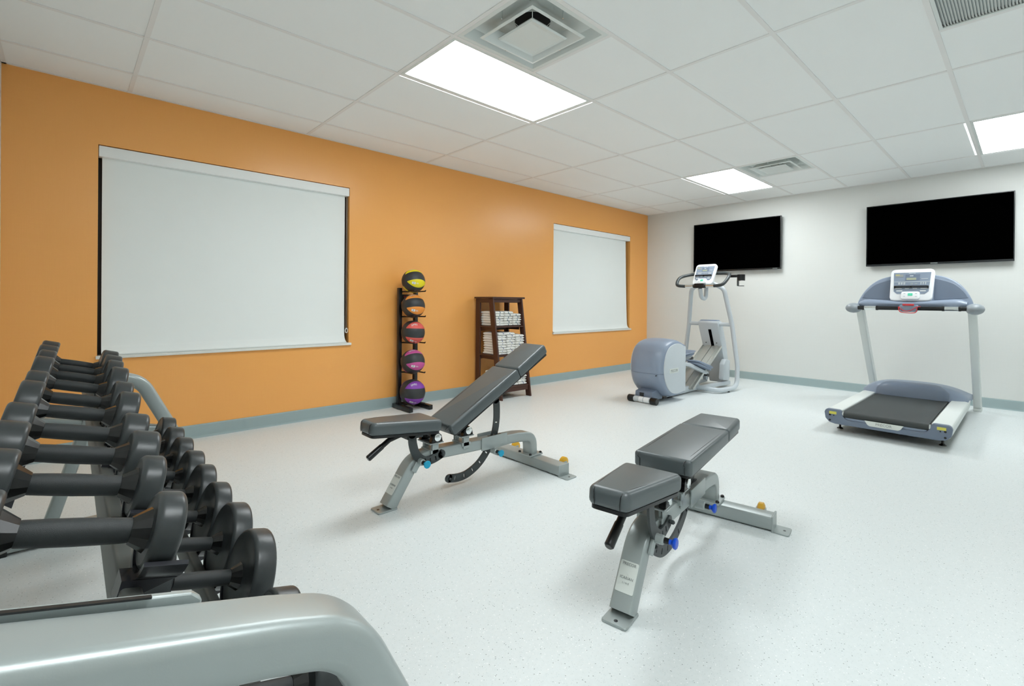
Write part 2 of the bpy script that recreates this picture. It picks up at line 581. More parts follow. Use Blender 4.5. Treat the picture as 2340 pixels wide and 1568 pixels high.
def square_ring(b, s0, z0, s1, z1, t=0.004):
    """sloping square collar between half sizes s0 (outer) and s1 (inner), with thickness t upward"""
    def ring(s, z):
        return [(-s, -s, z), (s, -s, z), (s, s, z), (-s, s, z)]
    b.loft([ring(s0, z0), ring(s1, z1), ring(s1, z1 + t), ring(s0, z0 + t)], caps=False, closed=True)
    return b

def build_lamps():
    labels = {(2, 3): 'bright recessed ceiling light panel next to the large square vent',
              (5, 3): 'bright recessed ceiling light panel farthest away, above the smaller screen',
              (5, 7): 'bright recessed ceiling light panel cut by the right edge, above the larger screen',
              (1, 7): 'added, unseen recessed ceiling light panel overhead near the camera, beyond the picture'}
    for (i, j) in LAMP_CELLS:
        x0, x1, y0, y1 = GX[i], GX[i + 1], GY[j], GY[j + 1]
        t = thing('ceiling_light', labels[(i, j)], 'ceiling light', ((x0 + x1) / 2, (y0 + y1) / 2, ROOM_H), 0, 'recessed ceiling light panels')
        w, d = (x1 - x0) / 2 - 0.012, (y0 - y1) / 2 - 0.012
        e = 0.020
        f = MB()
        f.box((-w, -d, -0.001), (w, -d + e, 0.012)).box((-w, d - e, -0.001), (w, d, 0.012))
        f.box((-w, -d + e, -0.001), (-w + e, d - e, 0.012)).box((w - e, -d + e, -0.001), (w, d - e, 0.012))
        f.build('frame', M_WHITE, t, bevel=0.001, seg=1)
        MB().box((-w, -d, 0.014), (w, d, 0.09)).build('housing', M_WHITE, t, smooth=0)
        MB().box((-w + e - 0.001, -d + e - 0.001, 0.003), (w - e + 0.001, d - e + 0.001, 0.0135)).build('diffuser', M_LAMP, t, smooth=0)
        # glowing strips added to imitate light on the neighbouring tile edges
        MB().box((-w + 0.01, d + 0.0245, 0.0025), (w - 0.01, d + 0.0370, 0.0038)).build('leak_glow_strip', M_LEAK_GLOW, t, smooth=0)
        MB().box((w + 0.0245, -d + 0.01, 0.0025), (w + 0.0370, d - 0.01, 0.0038)).build('leak_glow_strip', M_LEAK_GLOW, t, smooth=0)
build_lamps()

def build_vents():
    names = {(2, 4): 'large white square ceiling vent beside the nearest light panel',
             (5, 4): 'white square ceiling vent beside the farthest light panel'}
    for (i, j) in VENT_CELLS:
        x0, y0, y1 = GX[i], GY[j], GY[j + 1]
        t = thing('ceiling_vent', names[(i, j)], 'ceiling vent', (x0 + 0.3048, (y0 + y1) / 2, ROOM_H), 0, 'square supply vents')
        b = MB()
        square_ring(b, 0.292, 0.0005, 0.268, 0.0005)
        square_ring(b, 0.268, 0.0005, 0.240, 0.050)
        # sloping pan closing from the square rim to the round neck
        n = 32
        def sq(k, s):
            a = 2 * PI * k / n + PI / 4
            c, q = math.cos(a), math.sin(a)
            m = s / max(abs(c), abs(q))
            return c * m, q * m
        r0 = [(*sq(k, 0.240), 0.050) for k in range(n)]
        r1 = [(0.098 * math.cos(2 * PI * k / n + PI / 4), 0.098 * math.sin(2 * PI * k / n + PI / 4), 0.072) for k in range(n)]
        r2 = [(x, y, z + 0.004) for x, y, z in r1]
        r3 = [(x, y, z + 0.004) for x, y, z in r0]
        b.loft([r0, r1, r2, r3], caps=False, closed=True)
        b.build('backpan', M_WHITE, t, smooth=20)
        MB().lathe([(0, 0.100), (0.06, 0.100)], (0, 0, 0.0765), (0, 0, 1), 32).build('duct_neck', M_DARKVOID, t)
        b = MB()
        square_ring(b, 0.205, -0.012, 0.190, -0.016, 0.003)
        square_ring(b, 0.190, -0.016, 0.140, 0.036, 0.003)
        b.build('deflector_ring', M_WHITE, t, bevel=0.002, seg=1)
        b = MB()
        def ring(s, z):
            return [(-s, -s, z), (s, -s, z), (s, s, z), (-s, s, z)]
        b.loft([ring(0.134, -0.016), ring(0.126, -0.024), ring(0.116, -0.019), ring(0.030, -0.006), ring(0.030, 0.000), ring(0.134, -0.012)], caps=True)
        b.build('plaque', M_WHITE, t, smooth=15)
        MB().cyl((0, 0, -0.010), (0, 0, 0.006), 0.012).build('screw_cap', M_WHITE, t)
        b = MB()
        for a in (0.78, 0.78 + PI / 2, 0.78 + PI, 0.78 + 1.5 * PI):
            b.tube([(0.03 * math.cos(a), 0.03 * math.sin(a), 0.004), (0.112 * math.cos(a), 0.112 * math.sin(a), 0.085)], 0.002, 6)
        b.build('hanger_wire', M_CHROME, t)
        for sx, sy in ((1, 0), (-1, 0), (0, 1), (0, -1)):
            MB().box((sx * 0.222 - 0.003, sy * 0.222 - 0.003, 0.0), (sx * 0.222 + 0.003, sy * 0.222 + 0.003, 0.052)).build('mounting_clip', M_CHROME, t, smooth=0)
    for (i, j) in GRILLE_CELLS:
        x0, y0, y1 = GX[i], GY[j], GY[j + 1]
        t = thing('return_grille', 'finely slatted white return air grille at the top right', 'air grille', (x0 + 0.3048, (y0 + y1) / 2, ROOM_H))
        b = MB()
        square_ring(b, 0.292, 0.0, 0.276, 0.0, 0.006)
        b.build('frame', M_WHITE, t, smooth=0)
        b = MB()
        n = 46
        for k in range(n):
            y = -0.274 + 0.548 * (k + 0.5) / n
            b.obox((0, y, 0.008), (1, 0, 0), (0, math.cos(0.8), math.sin(0.8)), (0, -math.sin(0.8), math.cos(0.8)), 0.276, 0.0062, 0.0006)
        b.build('blade_bank', M_WHITE, t, smooth=0, kind='stuff')
        MB().box((-0.28, -0.28, 0.022), (0.28, 0.28, 0.03)).build('backing', mat('grille_backing', (196, 202, 202), 0.8), t, smooth=0)
build_vents()

# ---- windows and their roller shades
def build_windows():
    shade_lbl = ['large pale grey roller shade covering the near window', 'pale grey roller shade covering the far window in the corner']
    for k, (x0, x1, z0, z1) in enumerate(WIN):
        root = bpy.data.objects.new('window_%d' % (k + 1), None)
        COL.objects.link(root)
        root.location = (x0, 0, z0)
        root['kind'] = 'structure'
        w, h = x1 - x0, z1 - z0
        b = MB()
        fy0, fy1, fr = 0.085, 0.125, 0.045
        b.box((0, fy0, 0), (fr, fy1, h)).box((w - fr, fy0, 0), (w, fy1, h)).box((fr, fy0, 0), (w - fr, fy1, fr)).box((fr, fy0, h - fr), (w - fr, fy1, h))
        b.build('window_frame', M_DARKFRAME, root, smooth=0)
        MB().box((w / 2 - 0.02, fy0, fr), (w / 2 + 0.02, fy1, h - fr)).build('mullion', M_DARKFRAME, root, smooth=0)
        for a, c in ((fr, w / 2 - 0.02), (w / 2 + 0.02, w - fr)):
            MB().box((a, 0.102, fr), (c, 0.108, h - fr)).build('pane', M_GLASS, root, smooth=0)
        MB().box((-0.008, -0.024, -0.004), (w + 0.018, 0.085, 0.018)).build('window_sill', M_SILL, root, bevel=0.004)
        # shade
        t = thing('roller_shade', shade_lbl[k], 'window shade', (x0, 0, z0), 0, 'roller shades')
        vh = 0.078
        MB().box((0.003, 0.001, h - vh - 0.001), (w - 0.003, 0.075, h - 0.006)).build('valance', M_VALANCE, t, bevel=0.003)
        gapl, gapr = (0.022, 0.030) if k == 0 else (0.006, 0.075)
        gapb = gapr - (0.0 if k == 0 else 0.045)
        # cloth hangs a little behind the wall face and curls out over the sill
        path = [(0.040, h - vh + 0.01), (0.039, h * 0.6), (0.036, h * 0.3), (0.030, 0.13), (0.022, 0.07), (0.010, 0.040), (-0.006, 0.026), (-0.014, 0.0215)]
        path = catmull([(0, a, c) for a, c in path], 5)
        b = MB()
        rows = []
        for p in path:
            s = 1 - (p.z / h)
            xr = w - gapr + (gapr - gapb) * min(1, s * 1.1)
            if p.z < 0.06:
                xr += 0.012 * (0.06 - p.z) / 0.06
            row = []
            for i in range(13):
                x = gapl + (xr - gapl) * i / 12
                wob = 0.0025 * math.sin(7 * i / 12 + 2.1 * p.z) * min(1, s * 2)
                row.append((x, p.y + wob, p.z))
            rows.append(row)
        n = 13
        vs = [q for r in rows for q in r] + [(q[0], q[1] + 0.0012, q[2] + 0.0006) for r in rows for q in r]
        o = len(rows) * n
        fs = []
        for i in range(len(rows) - 1):
            for j in range(n - 1):
                a = i * n + j
                fs.append((a, a + 1, a + n + 1, a + n))
                fs.append((o + a, o + a + n, o + a + n + 1, o + a + 1))
        for i in range(len(rows) - 1):
            fs.append((i * n, (i + 1) * n, o + (i + 1) * n, o + i * n))
            a = i * n + n - 1
            fs.append((a, o + a, o + a + n, a + n))
        b.add(vs, fs)
        b.build('shade_cloth', M_SHADE, t, smooth=60)
        MB().box((gapl, -0.020, 0.019), (w - gapb, -0.006, 0.027)).build('hem_bar', M_WHITE, t, bevel=0.002)
        if k == 0:
            cz0, cz1 = 0.10, h - vh
            b = MB()
            b.tube([(w - 0.018, 0.03, cz1), (w - 0.018, 0.03, cz0 + 0.03)], 0.0013, 6)
            b.tube([(w - 0.009, 0.03, cz1), (w - 0.009, 0.03, cz0 + 0.03)], 0.0013, 6)
            b.build('bead_chain', M_SILVER_D, t)
            b = MB()
            b.sweep(fillet([(w - 0.0135, 0.022, cz0 + 0.055), (w - 0.0135, 0.022, cz0 + 0.045)], 0), rrect(0.022, 0.014, 0.005))
            b.tube([(w - 0.0135 + 0.011 * math.cos(a), 0.022, cz0 + 0.03 + 0.02 * math.sin(a)) for a in [2 * PI * q / 16 for q in range(16)]], 0.004, 8, closed=True)
            b.build('chain_holder', M_WHITE, t)
build_windows()

# ------------------------------------------------------------------ wall screens
def build_tv(label, y0, y1, z0, z1, badge_right):
    X = X_FAR
    t = thing('wall_television', label, 'television', (X, (y0 + y1) / 2, (z0 + z1) / 2), 0, 'black wall screens')
    hw, hh = abs(y1 - y0) / 2, (z1 - z0) / 2
    # picture plane faces -x, tilted a touch downward
    f, bk = -0.075, -0.035
    bz = 0.009
    b = MB()
    b.box((f, -hw, -hh), (bk, hw, -hh + 0.022)).box((f, -hw, hh - bz), (bk, hw, hh))
    b.box((f, -hw, -hh + 0.022), (bk, -hw + bz, hh - bz)).box((f, hw - bz, -hh + 0.022), (bk, hw, hh - bz))
    b.build('bezel', M_BEZEL, t, bevel=0.0015, seg=1)
    MB().box((f + 0.003, -hw + bz, -hh + 0.022), (bk - 0.005, hw - bz, hh - bz)).build('screen', M_SCREEN, t, smooth=0)
    MB().box((bk - 0.002, -hw + 0.01, -hh + 0.01), (bk + 0.004, hw - 0.01, hh - 0.01)).build('rear_cover', M_BLACKPL, t, smooth=0)
    b = MB().box((-0.033, -0.22, -0.2), (-0.001, -0.17, 0.2)).box((-0.033, 0.17, -0.2), (-0.001, 0.22, 0.2)).box((-0.014, -0.3, 0.05), (-0.001, 0.3, 0.1))
    b.build('wall_bracket', M_BLACKPL, t, smooth=0)
    by = -hw + 0.07 if badge_right else 0.0
    MB().box((f - 0.001, by - 0.03, -hh + 0.007), (f + 0.001, by + 0.03, -hh + 0.015)).build('badge', M_SILVER_D, t, smooth=0)
build_tv('smaller-looking black wall screen partly hidden behind the elliptical console', -0.850, -2.085, 1.541, 2.260, True)
build_tv('larger-looking black wall screen above the treadmill', -3.035, -4.280, 1.526, 2.239, False)

# ------------------------------------------------------------------ adjustable benches
def pad_mesh(outline, h, bevel, fn, crown=0.004):
    """upholstered pad: outline of (x, y), thickness h, soft edges; fn maps (x, y, z) to bench space"""
    b = MB()
    n = len(outline)
    vs = [(x, y, 0) for x, y in outline] + [(x, y, h) for x, y in outline]
    fs = [tuple(reversed(range(n))), tuple(range(n, 2 * n))] + [(i, (i + 1) % n, n + (i + 1) % n, n + i) for i in range(n)]
    b.add(vs, fs)
    me = b.mesh('pad', bevel, 4, 0)
    b2 = MB()
    b2.v = [tuple(fn(*v.co)) for v in me.vertices]
    b2.f = [tuple(p.vertices) for p in me.polygons]
    bpy.data.meshes.remove(me)
    return b2

def round_poly(pts, r, n=4):
    q = fillet([(*p, 0) for p in pts + [pts[0], pts[1]]], r, n)
    # drop the duplicated ends
    q = q[1:-1]
    out = []
    for p in q:
        if not any((p - o).length < 1e-5 for o in out):
            out.append(p)
    return [(p.x, p.y) for p in out]

def arc_plate(pts, width, thick, slots, slot_len=0.55, ydir=(0, 1, 0), y0=0.0):
    """flat steel arc in the x-z plane with cross slots; pts (x, z) centre line"""
    P = catmull([(x, 0, z) for x, z in pts], 14)
    N = len(P)
    frames = []
    acc = [0]
    for i in range(1, N):
        acc.append(acc[-1] + (P[i] - P[i - 1]).length)
    tot = acc[-1]
    def at(s):
        s = max(0, min(tot, s))
        for i in range(1, N):
            if acc[i] >= s:
                u = (s - acc[i - 1]) / max(1e-9, acc[i] - acc[i - 1])
                p = P[i - 1].lerp(P[i], u)
                t = (P[min(i + 1, N - 1)] - P[max(i - 2, 0)]).normalized()
                return p, Vector((-t.z, 0, t.x))
    cuts = sorted(s * tot for s in slots)
    stations = set(acc)
    sw = 0.008
    for c in cuts:
        stations |= {c - sw / 2, c + sw / 2}
    st = sorted(s for s in stations if 0 <= s <= tot)
    # drop stations inside slots that are not the slot edges
    st = [s for s in st if not any(c - sw / 2 + 1e-6 < s < c + sw / 2 - 1e-6 for c in cuts)]
    b = MB()
    hw, sl = width / 2, width / 2 * slot_len
    vs, fs = [], []
    for s in st:
        p, nrm = at(s)
        for yy in (y0 - thick / 2, y0 + thick / 2):
            for k in (-hw, -sl, sl, hw):
                q = p + nrm * k
                vs.append((q.x, yy, q.z))
    for i in range(len(st) - 1):
        a, c = i * 8, (i + 1) * 8
        mid = (st[i] + st[i + 1]) / 2
        hole = any(abs(mid - q) < sw / 2 for q in cuts)
        for k in range(3):
            if hole and k == 1:
                continue
            fs.append((a + k, a + k + 1, c + k + 1, c + k))
            fs.append((a + 4 + k, c + 4 + k, c + 4 + k + 1, a + 4 + k + 1))
        fs.append((a, c, c + 4, a + 4))
        fs.append((a + 3, a + 7, c + 7, c + 3))
        if hole:
            fs.append((a + 1, a + 5, c + 5, c + 1)); fs.append((a + 2, c + 2, c + 6, a + 6))
            fs.append((a + 1, a + 2, a + 6, a + 5)); fs.append((c + 1, c + 5, c + 6, c + 2))
    for e in (0, (len(st) - 1) * 8):
        for k in range(3):
            fs.append((e + k, e + k + 1, e + 4 + k + 1, e + 4 + k))
    b.add(vs, fs)
    # round ends
    for s in (0, tot):
        p, _ = at(s)
        b.cyl((p.x, y0 - thick / 2, p.z), (p.x, y0 + thick / 2, p.z), hw, n=24)
    return b

def make_bench(label, loc, rot, back_deg, knob_mat):
    t = thing('adjustable_bench', label, 'exercise bench', loc, rot, 'adjustable benches')
    # --- steel frame: slanted front leg, long beam, curved rear column
    path = fillet([(0.022, 0, 0.012), (0.165, 0, 0.225), (0.300, 0, 0.232), (0.905, 0, 0.208), (1.040, 0, 0.190), (1.046, 0, 0.066)],
                  [0, 0.14, 0.0, 0.05, 0.10, 0], 8)
    fr = MB().sweep(path, rrect(0.082, 0.060, 0.009, 3), side=(0, 1, 0))
    fr.build('frame', M_SILVER, t, smooth=40)
    foot = MB().prism(round_poly([(-0.050, -0.046), (0.058, -0.046), (0.058, 0.046), (-0.050, 0.046)], 0.012), lambda a, b, d: (a, b, d), 0.0, 0.009)
    foot.build('foot_plate', M_SILVER, t, bevel=0.002, seg=1)
    MB().cyl((-0.030, 0, 0.0085), (-0.030, 0, 0.0096), 0.007).build('bolt_hole', M_BLACKPL, t)
    # rear cross beam with end plates and tabs
    MB().sweep([(1.046, -0.295, 0.037), (1.046, 0.295, 0.037)], rrect(0.060, 0.088, 0.008, 3), side=(0, 0, 1)).build('cross_beam', M_SILVER, t, smooth=40)
    for s in (-1, 1):
        e = MB().box((1.000, s * 0.295 - 0.004, 0.0), (1.092, s * 0.295 + 0.004, 0.072))
        e.prism(round_poly([(1.000, s * 0.295), (1.092, s * 0.295), (1.092, s * 0.365), (1.000, s * 0.365)], 0.012), lambda a, b, d: (a, b, d), 0.0, 0.006)
        e.build('floor_tab', M_SILVER, t, bevel=0.0015, seg=1)
        MB().cyl((1.046, s * 0.340, 0.0055), (1.046, s * 0.340, 0.0066), 0.006).build('bolt_hole', M_BLACKPL, t)
        MB().lathe([(-0.016, 0.024), (-0.010, 0.034), (0.010, 0.034), (0.016, 0.024)], (1.125, s * 0.225, 0.050), (0, 1, 0), 24).build('transport_wheel', M_YELLOW, t)
        MB().box((1.085, s * 0.225 - 0.022, 0.030), (1.135, s * 0.225 - 0.017, 0.060)).box((1.085, s * 0.225 + 0.017, 0.030), (1.135, s * 0.225 + 0.022, 0.060)).build('wheel_bracket', M_SILVER, t, bevel=0.001, seg=1)
    pl = MB().prism(round_poly([(0.985, -0.062), (1.107, -0.062), (1.107, 0.062), (0.985, 0.062)], 0.012), lambda a, b, d: (a, b, d), 0.067, 0.078)
    pl.build('column_flange', M_SILVER, t, bevel=0.002, seg=1)
    for sx, sy in ((1.000, -0.05), (1.092, -0.05), (1.000, 0.05), (1.092, 0.05)):
        MB().lathe([(0, 0.009), (0.006, 0.009), (0.010, 0.005)], (sx, sy, 0.078), (0, 0, 1), 12).build('bolt', M_BLACKPL, t)
    # name plate on the front leg
    d = Vector((0.142, 0, 0.209)).normalized()
    nrm = Vector((-d.z, 0, d.x))
    c0 = Vector((0.022, 0, 0.012)) + d * 0.105 + nrm * 0.0305
    poly = round_poly([(-0.050, -0.033), (0.050, -0.033), (0.050, 0.033), (-0.050, 0.033)], 0.006)
    npz = MB().prism(poly, lambda a, b, h: c0 + d * a + Vector((0, 1, 0)) * b + nrm * h, 0.0, 0.0018)
    npo = npz.build('name_plate', M_PLATE_LBL, t, smooth=0)
    text_part('PRECOR', 0.0135, c0 + d * 0.040 + nrm * 0.0018, (0, -1, 0), d, M_PRINT, npo)
    text_part('ICARIAN', 0.0125, c0 + d * -0.004 + nrm * 0.0018, (0, -1, 0), d, M_PRINT, npo)
    text_part('L I N E', 0.0085, c0 + d * -0.020 + nrm * 0.0018, (0, -1, 0), d, M_PRINT, npo)
    # --- pivot posts with bearing blocks and chrome caps
    for px in (0.278, 0.486):
        b = MB()
        for s in (-1, 1):
            b.box((px - 0.020, s * 0.036 - 0.004, 0.235), (px - 0.014, s * 0.036 + 0.004, 0.298))
            b.box((px - 0.020, s * 0.047 - 0.003, 0.225), (px + 0.020, s * 0.047 + 0.003, 0.298))
        b.box((px - 0.030, -0.050, 0.240), (px + 0.030, 0.050, 0.262))
        b.build('pivot_post', M_SILVER, t, bevel=0.0015, seg=1)
        MB().box((px - 0.044, -0.064, 0.296), (px + 0.044, 0.064, 0.303)).build('pivot_plate', M_SILVER, t, bevel=0.0015, seg=1)
        b = MB()
        for s in (-1, 1):
            b.prism([(px - 0.036, 0.303), (px + 0.036, 0.303), (px + 0.028, 0.340), (px + 0.010, 0.356), (px - 0.010, 0.356), (px - 0.028, 0.340)],
                    lambda a, z, yy: (a, yy, z), s * 0.052 - 0.014, s * 0.052 + 0.014)
        b.cyl((px, -0.06, 0.333), (px, 0.06, 0.333), 0.016)
        b.build('bearing_block', M_GLOSSBLK, t, bevel=0.002, seg=1)
        for s in (-1, 1):
            MB().lathe([(0, 0.021), (0.007, 0.021), (0.009, 0.018)], (px, s * 0.066, 0.333), (0, s, 0), 28).build('pivot_cap', M_CHROME, t)
    # --- seat
    a = math.radians(-4.8)
    ca, sa = math.cos(a), math.sin(a)
    sx0, sz0 = -0.105, 0.4035
    def seat_fn(x, y, z):
        return (sx0 + x * ca - z * sa, y, sz0 + x * sa + z * ca)
    o = round_poly([(0, -0.072), (0.385, -0.120), (0.385, 0.120), (0, 0.072)], 0.030, 5)
    seat = pad_mesh(o, 0.066, 0.026, seat_fn).build('seat', M_VINYL, t, smooth=50)
    ob = round_poly([(0.008, -0.064), (0.377, -0.112), (0.377, 0.112), (0.008, 0.064)], 0.026, 5)
    MB().prism(ob, lambda x, y, z: seat_fn(x, y, z), -0.010, 0.002).build('seat_board', M_BLACKPL, t, smooth=30)
    for s in (-1, 1):
        sm = [seat_fn(0.001, s * 0.045, 0.006), seat_fn(-0.002, s * 0.046, 0.035), seat_fn(0.022, s * 0.052, 0.0635), seat_fn(0.20, s * 0.079, 0.0645), seat_fn(0.362, s * 0.098, 0.0645)]
        MB().tube(catmull(sm, 5), 0.0013, 6).build('stitching', M_BLACKPL, seat)
    # --- backrest, turning about the second pivot
    th = math.radians(back_deg)
    cb, sb = math.cos(th), math.sin(th)
    hx, hz = 0.486, 0.333
    def back_fn(x, y, z):
        return (hx + x * cb - z * sb, y, hz + x * sb + z * cb)
    off = 0.062
    b0, b1, b2 = -0.112, 0.448, 0.735
    o = round_poly([(b0, -0.118), (b1, -0.118), (b1, 0.118), (b0, 0.118)], 0.016, 4)
    back = pad_mesh(o, 0.064, 0.023, lambda x, y, z: back_fn(x, y, z + off)).build('backrest', M_VINYL, t, smooth=50)
    o = round_poly([(b1 + 0.003, -0.118), (b2, -0.104), (b2, 0.104), (b1 + 0.003, 0.118)], 0.020, 4)
    head = pad_mesh(o, 0.064, 0.021, lambda x, y, z: back_fn(x, y, z + off)).build('head_pad', M_VINYL, t, smooth=50)
    for s in (-1, 1):
        sm = [back_fn(b0 - 0.001, s * 0.092, off + 0.006), back_fn(b0 - 0.001, s * 0.092, off + 0.036), back_fn(b0 + 0.020, s * 0.094, off + 0.0622), back_fn(b1 - 0.01, s * 0.098, off + 0.0625)]
        MB().tube(catmull(sm, 5), 0.0012, 6).build('stitching', M_BLACKPL, back)
    MB().prism(round_poly([(b0 + 0.01, -0.108), (b2 - 0.01, -0.100), (b2 - 0.01, 0.100), (b0 + 0.01, 0.108)], 0.016), lambda x, y, z: back_fn(x, y, z + off), -0.010, 0.003).build('back_board', M_BLACKPL, t, smooth=30)
    b = MB()
    for s in (-1, 1):
        b.obox(back_fn(0.17, s * 0.030, off - 0.022), back_fn(1, 0, 0) - Vector(back_fn(0, 0, 0)) if False else (cb, 0, sb), (0, 1, 0), (-sb, 0, cb), 0.22, 0.010, 0.013)
    b.build('back_support', M_PLATE, t, bevel=0.002, seg=1)
    # --- adjusting arcs
    arc = [(-0.005, 0.0), (0.0, -0.055), (0.022, -0.115), (0.072, -0.155), (0.125, -0.156), (0.178, -0.140)]
    sp = [(0.136 + x, 0.372 + z) for x, z in arc]
    arc_plate(sp, 0.046, 0.009, [0.62, 0.74, 0.86], 0.5, y0=-0.052).build('seat_arc', M_PLATE, t, smooth=40)
    MB().box((0.105, -0.050, 0.345), (0.200, 0.030, 0.392)).build('seat_bracket', M_PLATE, t, bevel=0.003, seg=1)
    for q in (sp[3], sp[-1]):
        MB().lathe([(0, 0.008), (0.014, 0.008), (0.018, 0.004)], (q[0], -0.057, q[1]), (0, -1, 0), 14).build('stop_pin', M_PLATE, t)
    # rear arc given for the 28.5 degree setting, carried round with the back
    d28 = math.radians(28.5)
    ra = []
    for x, z in [(0.400, 0.062), (0.470, 0.052), (0.540, 0.062), (0.620, 0.103), (0.690, 0.175), (0.735, 0.255), (0.752, 0.340), (0.752, 0.425), (0.745, 0.462)]:
        rx, rz = x - hx, z - hz
        k = th - d28
        ra.append((hx + rx * math.cos(k) - rz * math.sin(k), hz + rx * math.sin(k) + rz * math.cos(k)))
    arc_plate(ra, 0.046, 0.009, [0.07, 0.17, 0.27, 0.37, 0.48, 0.66, 0.78], 0.5).build('back_arc', M_PLATE, t, smooth=40)
    MB().lathe([(0, 0.008), (0.014, 0.008), (0.018, 0.004)], (ra[0][0], -0.0045, ra[0][1]), (0, -1, 0), 14).build('stop_pin', M_PLATE, t)
    # slotted guide where the rear arc passes the beam
    b = MB()
    b.box((0.600, -0.049, 0.185), (0.800, -0.041, 0.262)).box((0.640, 0.041, 0.185), (0.800, 0.049, 0.262))
    b.build('guide_bracket', M_SILVER, t, bevel=0.003, seg=2)
    MB().box((0.690, -0.012, 0.2435), (0.790, 0.012, 0.2485)).build('arc_slot', M_BLACKPL, t, smooth=0)
    # pull knobs
    for kx, kz, sy in ((0.178, 0.222, -0.056), (0.690, 0.172, -0.050)):
        MB().lathe([(-0.012, 0.017), (0.026, 0.017), (0.030, 0.013)], (kx, sy, kz), (0, -1, 0), 20).build('plunger_barrel', M_SILVER, t)
        MB().lathe([(0, 0.011), (0.018, 0.011)], (kx, sy - 0.030, kz), (0, -1, 0), 16).build('plunger_collar', M_BLACKPL, t)
        MB().lathe([(0, 0.009), (0.010, 0.009), (0.020, 0.019), (0.026, 0.020), (0.029, 0.016)], (kx, sy - 0.046, kz), (0, -1, 0), 24).build('pull_knob', knob_mat, t)
    MB().obox((0.165, -0.048, 0.205), (0.56, 0, 0.83), (0, 1, 0), (-0.83, 0, 0.56), 0.040, 0.006, 0.016).build('plunger_bracket', M_SILVER, t, bevel=0.002, seg=1)
    # lift handle under the seat
    hp = [(0.10, 0, 0.368), (0.030, 0, 0.352), (-0.085, 0, 0.280)]
    MB().tube(fillet(hp, 0.03, 5), 0.0135, 14).build('lift_handle', M_BLACKPL, t, smooth=40)
    MB().lathe([(0, 0.0155), (0.085, 0.0165), (0.090, 0.012)], (-0.012, 0, 0.3257), (-0.115, 0, -0.072), 16).build('hand_grip', M_BLACKPL, t)
    return t

make_bench('black padded bench with its back raised, cyan knobs, nearer the orange wall', (0.860, -2.140, 0), 0.0, 28.5, M_CYAN)
make_bench('black padded bench set flat, blue knobs, standing alone nearest the camera', (1.040, -3.455, 0), math.radians(9.6), 0.5, M_BLUE)

# ------------------------------------------------------------------ dumbbell rack
TAU = 0.267
RACK_O = Vector((-0.30, -2.60, 0.0))
E_AX = Vector((math.cos(TAU), 0, -math.sin(TAU)))
N_AX = Vector((math.sin(TAU), 0, math.cos(TAU)))
Y_UP = [-3.600, -3.397, -3.204, -3.007, -2.772, -2.560, -2.284, -2.036, -1.806, -1.576]
Y_LO = [-3.609, -3.406, -3.204, -3.009, -2.808, -2.606, -2.394, -2.174, -1.944, -1.723]
GRIP = 0.1095
R_UP = [0.048, 0.048, 0.051, 0.051, 0.066, 0.066, 0.080, 0.080, 0.080, 0.080]
T_UP = [0.034, 0.034, 0.046, 0.046, 0.044, 0.044, 0.046, 0.046, 0.055, 0.055]
R_LO = [0.055, 0.055, 0.095, 0.095, 0.092, 0.092, 0.087, 0.087, 0.082, 0.082]
T_LO = [0.052, 0.052, 0.046, 0.046, 0.044, 0.044, 0.050, 0.050, 0.054, 0.054]
def up_left(y):      # left end of the grip, upper tier
    return Vector((-0.367 + 0.0123 * (y + 3.60), y, 0.795))
def lo_left(y):
    r = Vector((-0.061 + 0.0123 * (y + 3.2), y, 0.461))
    return r - E_AX * GRIP

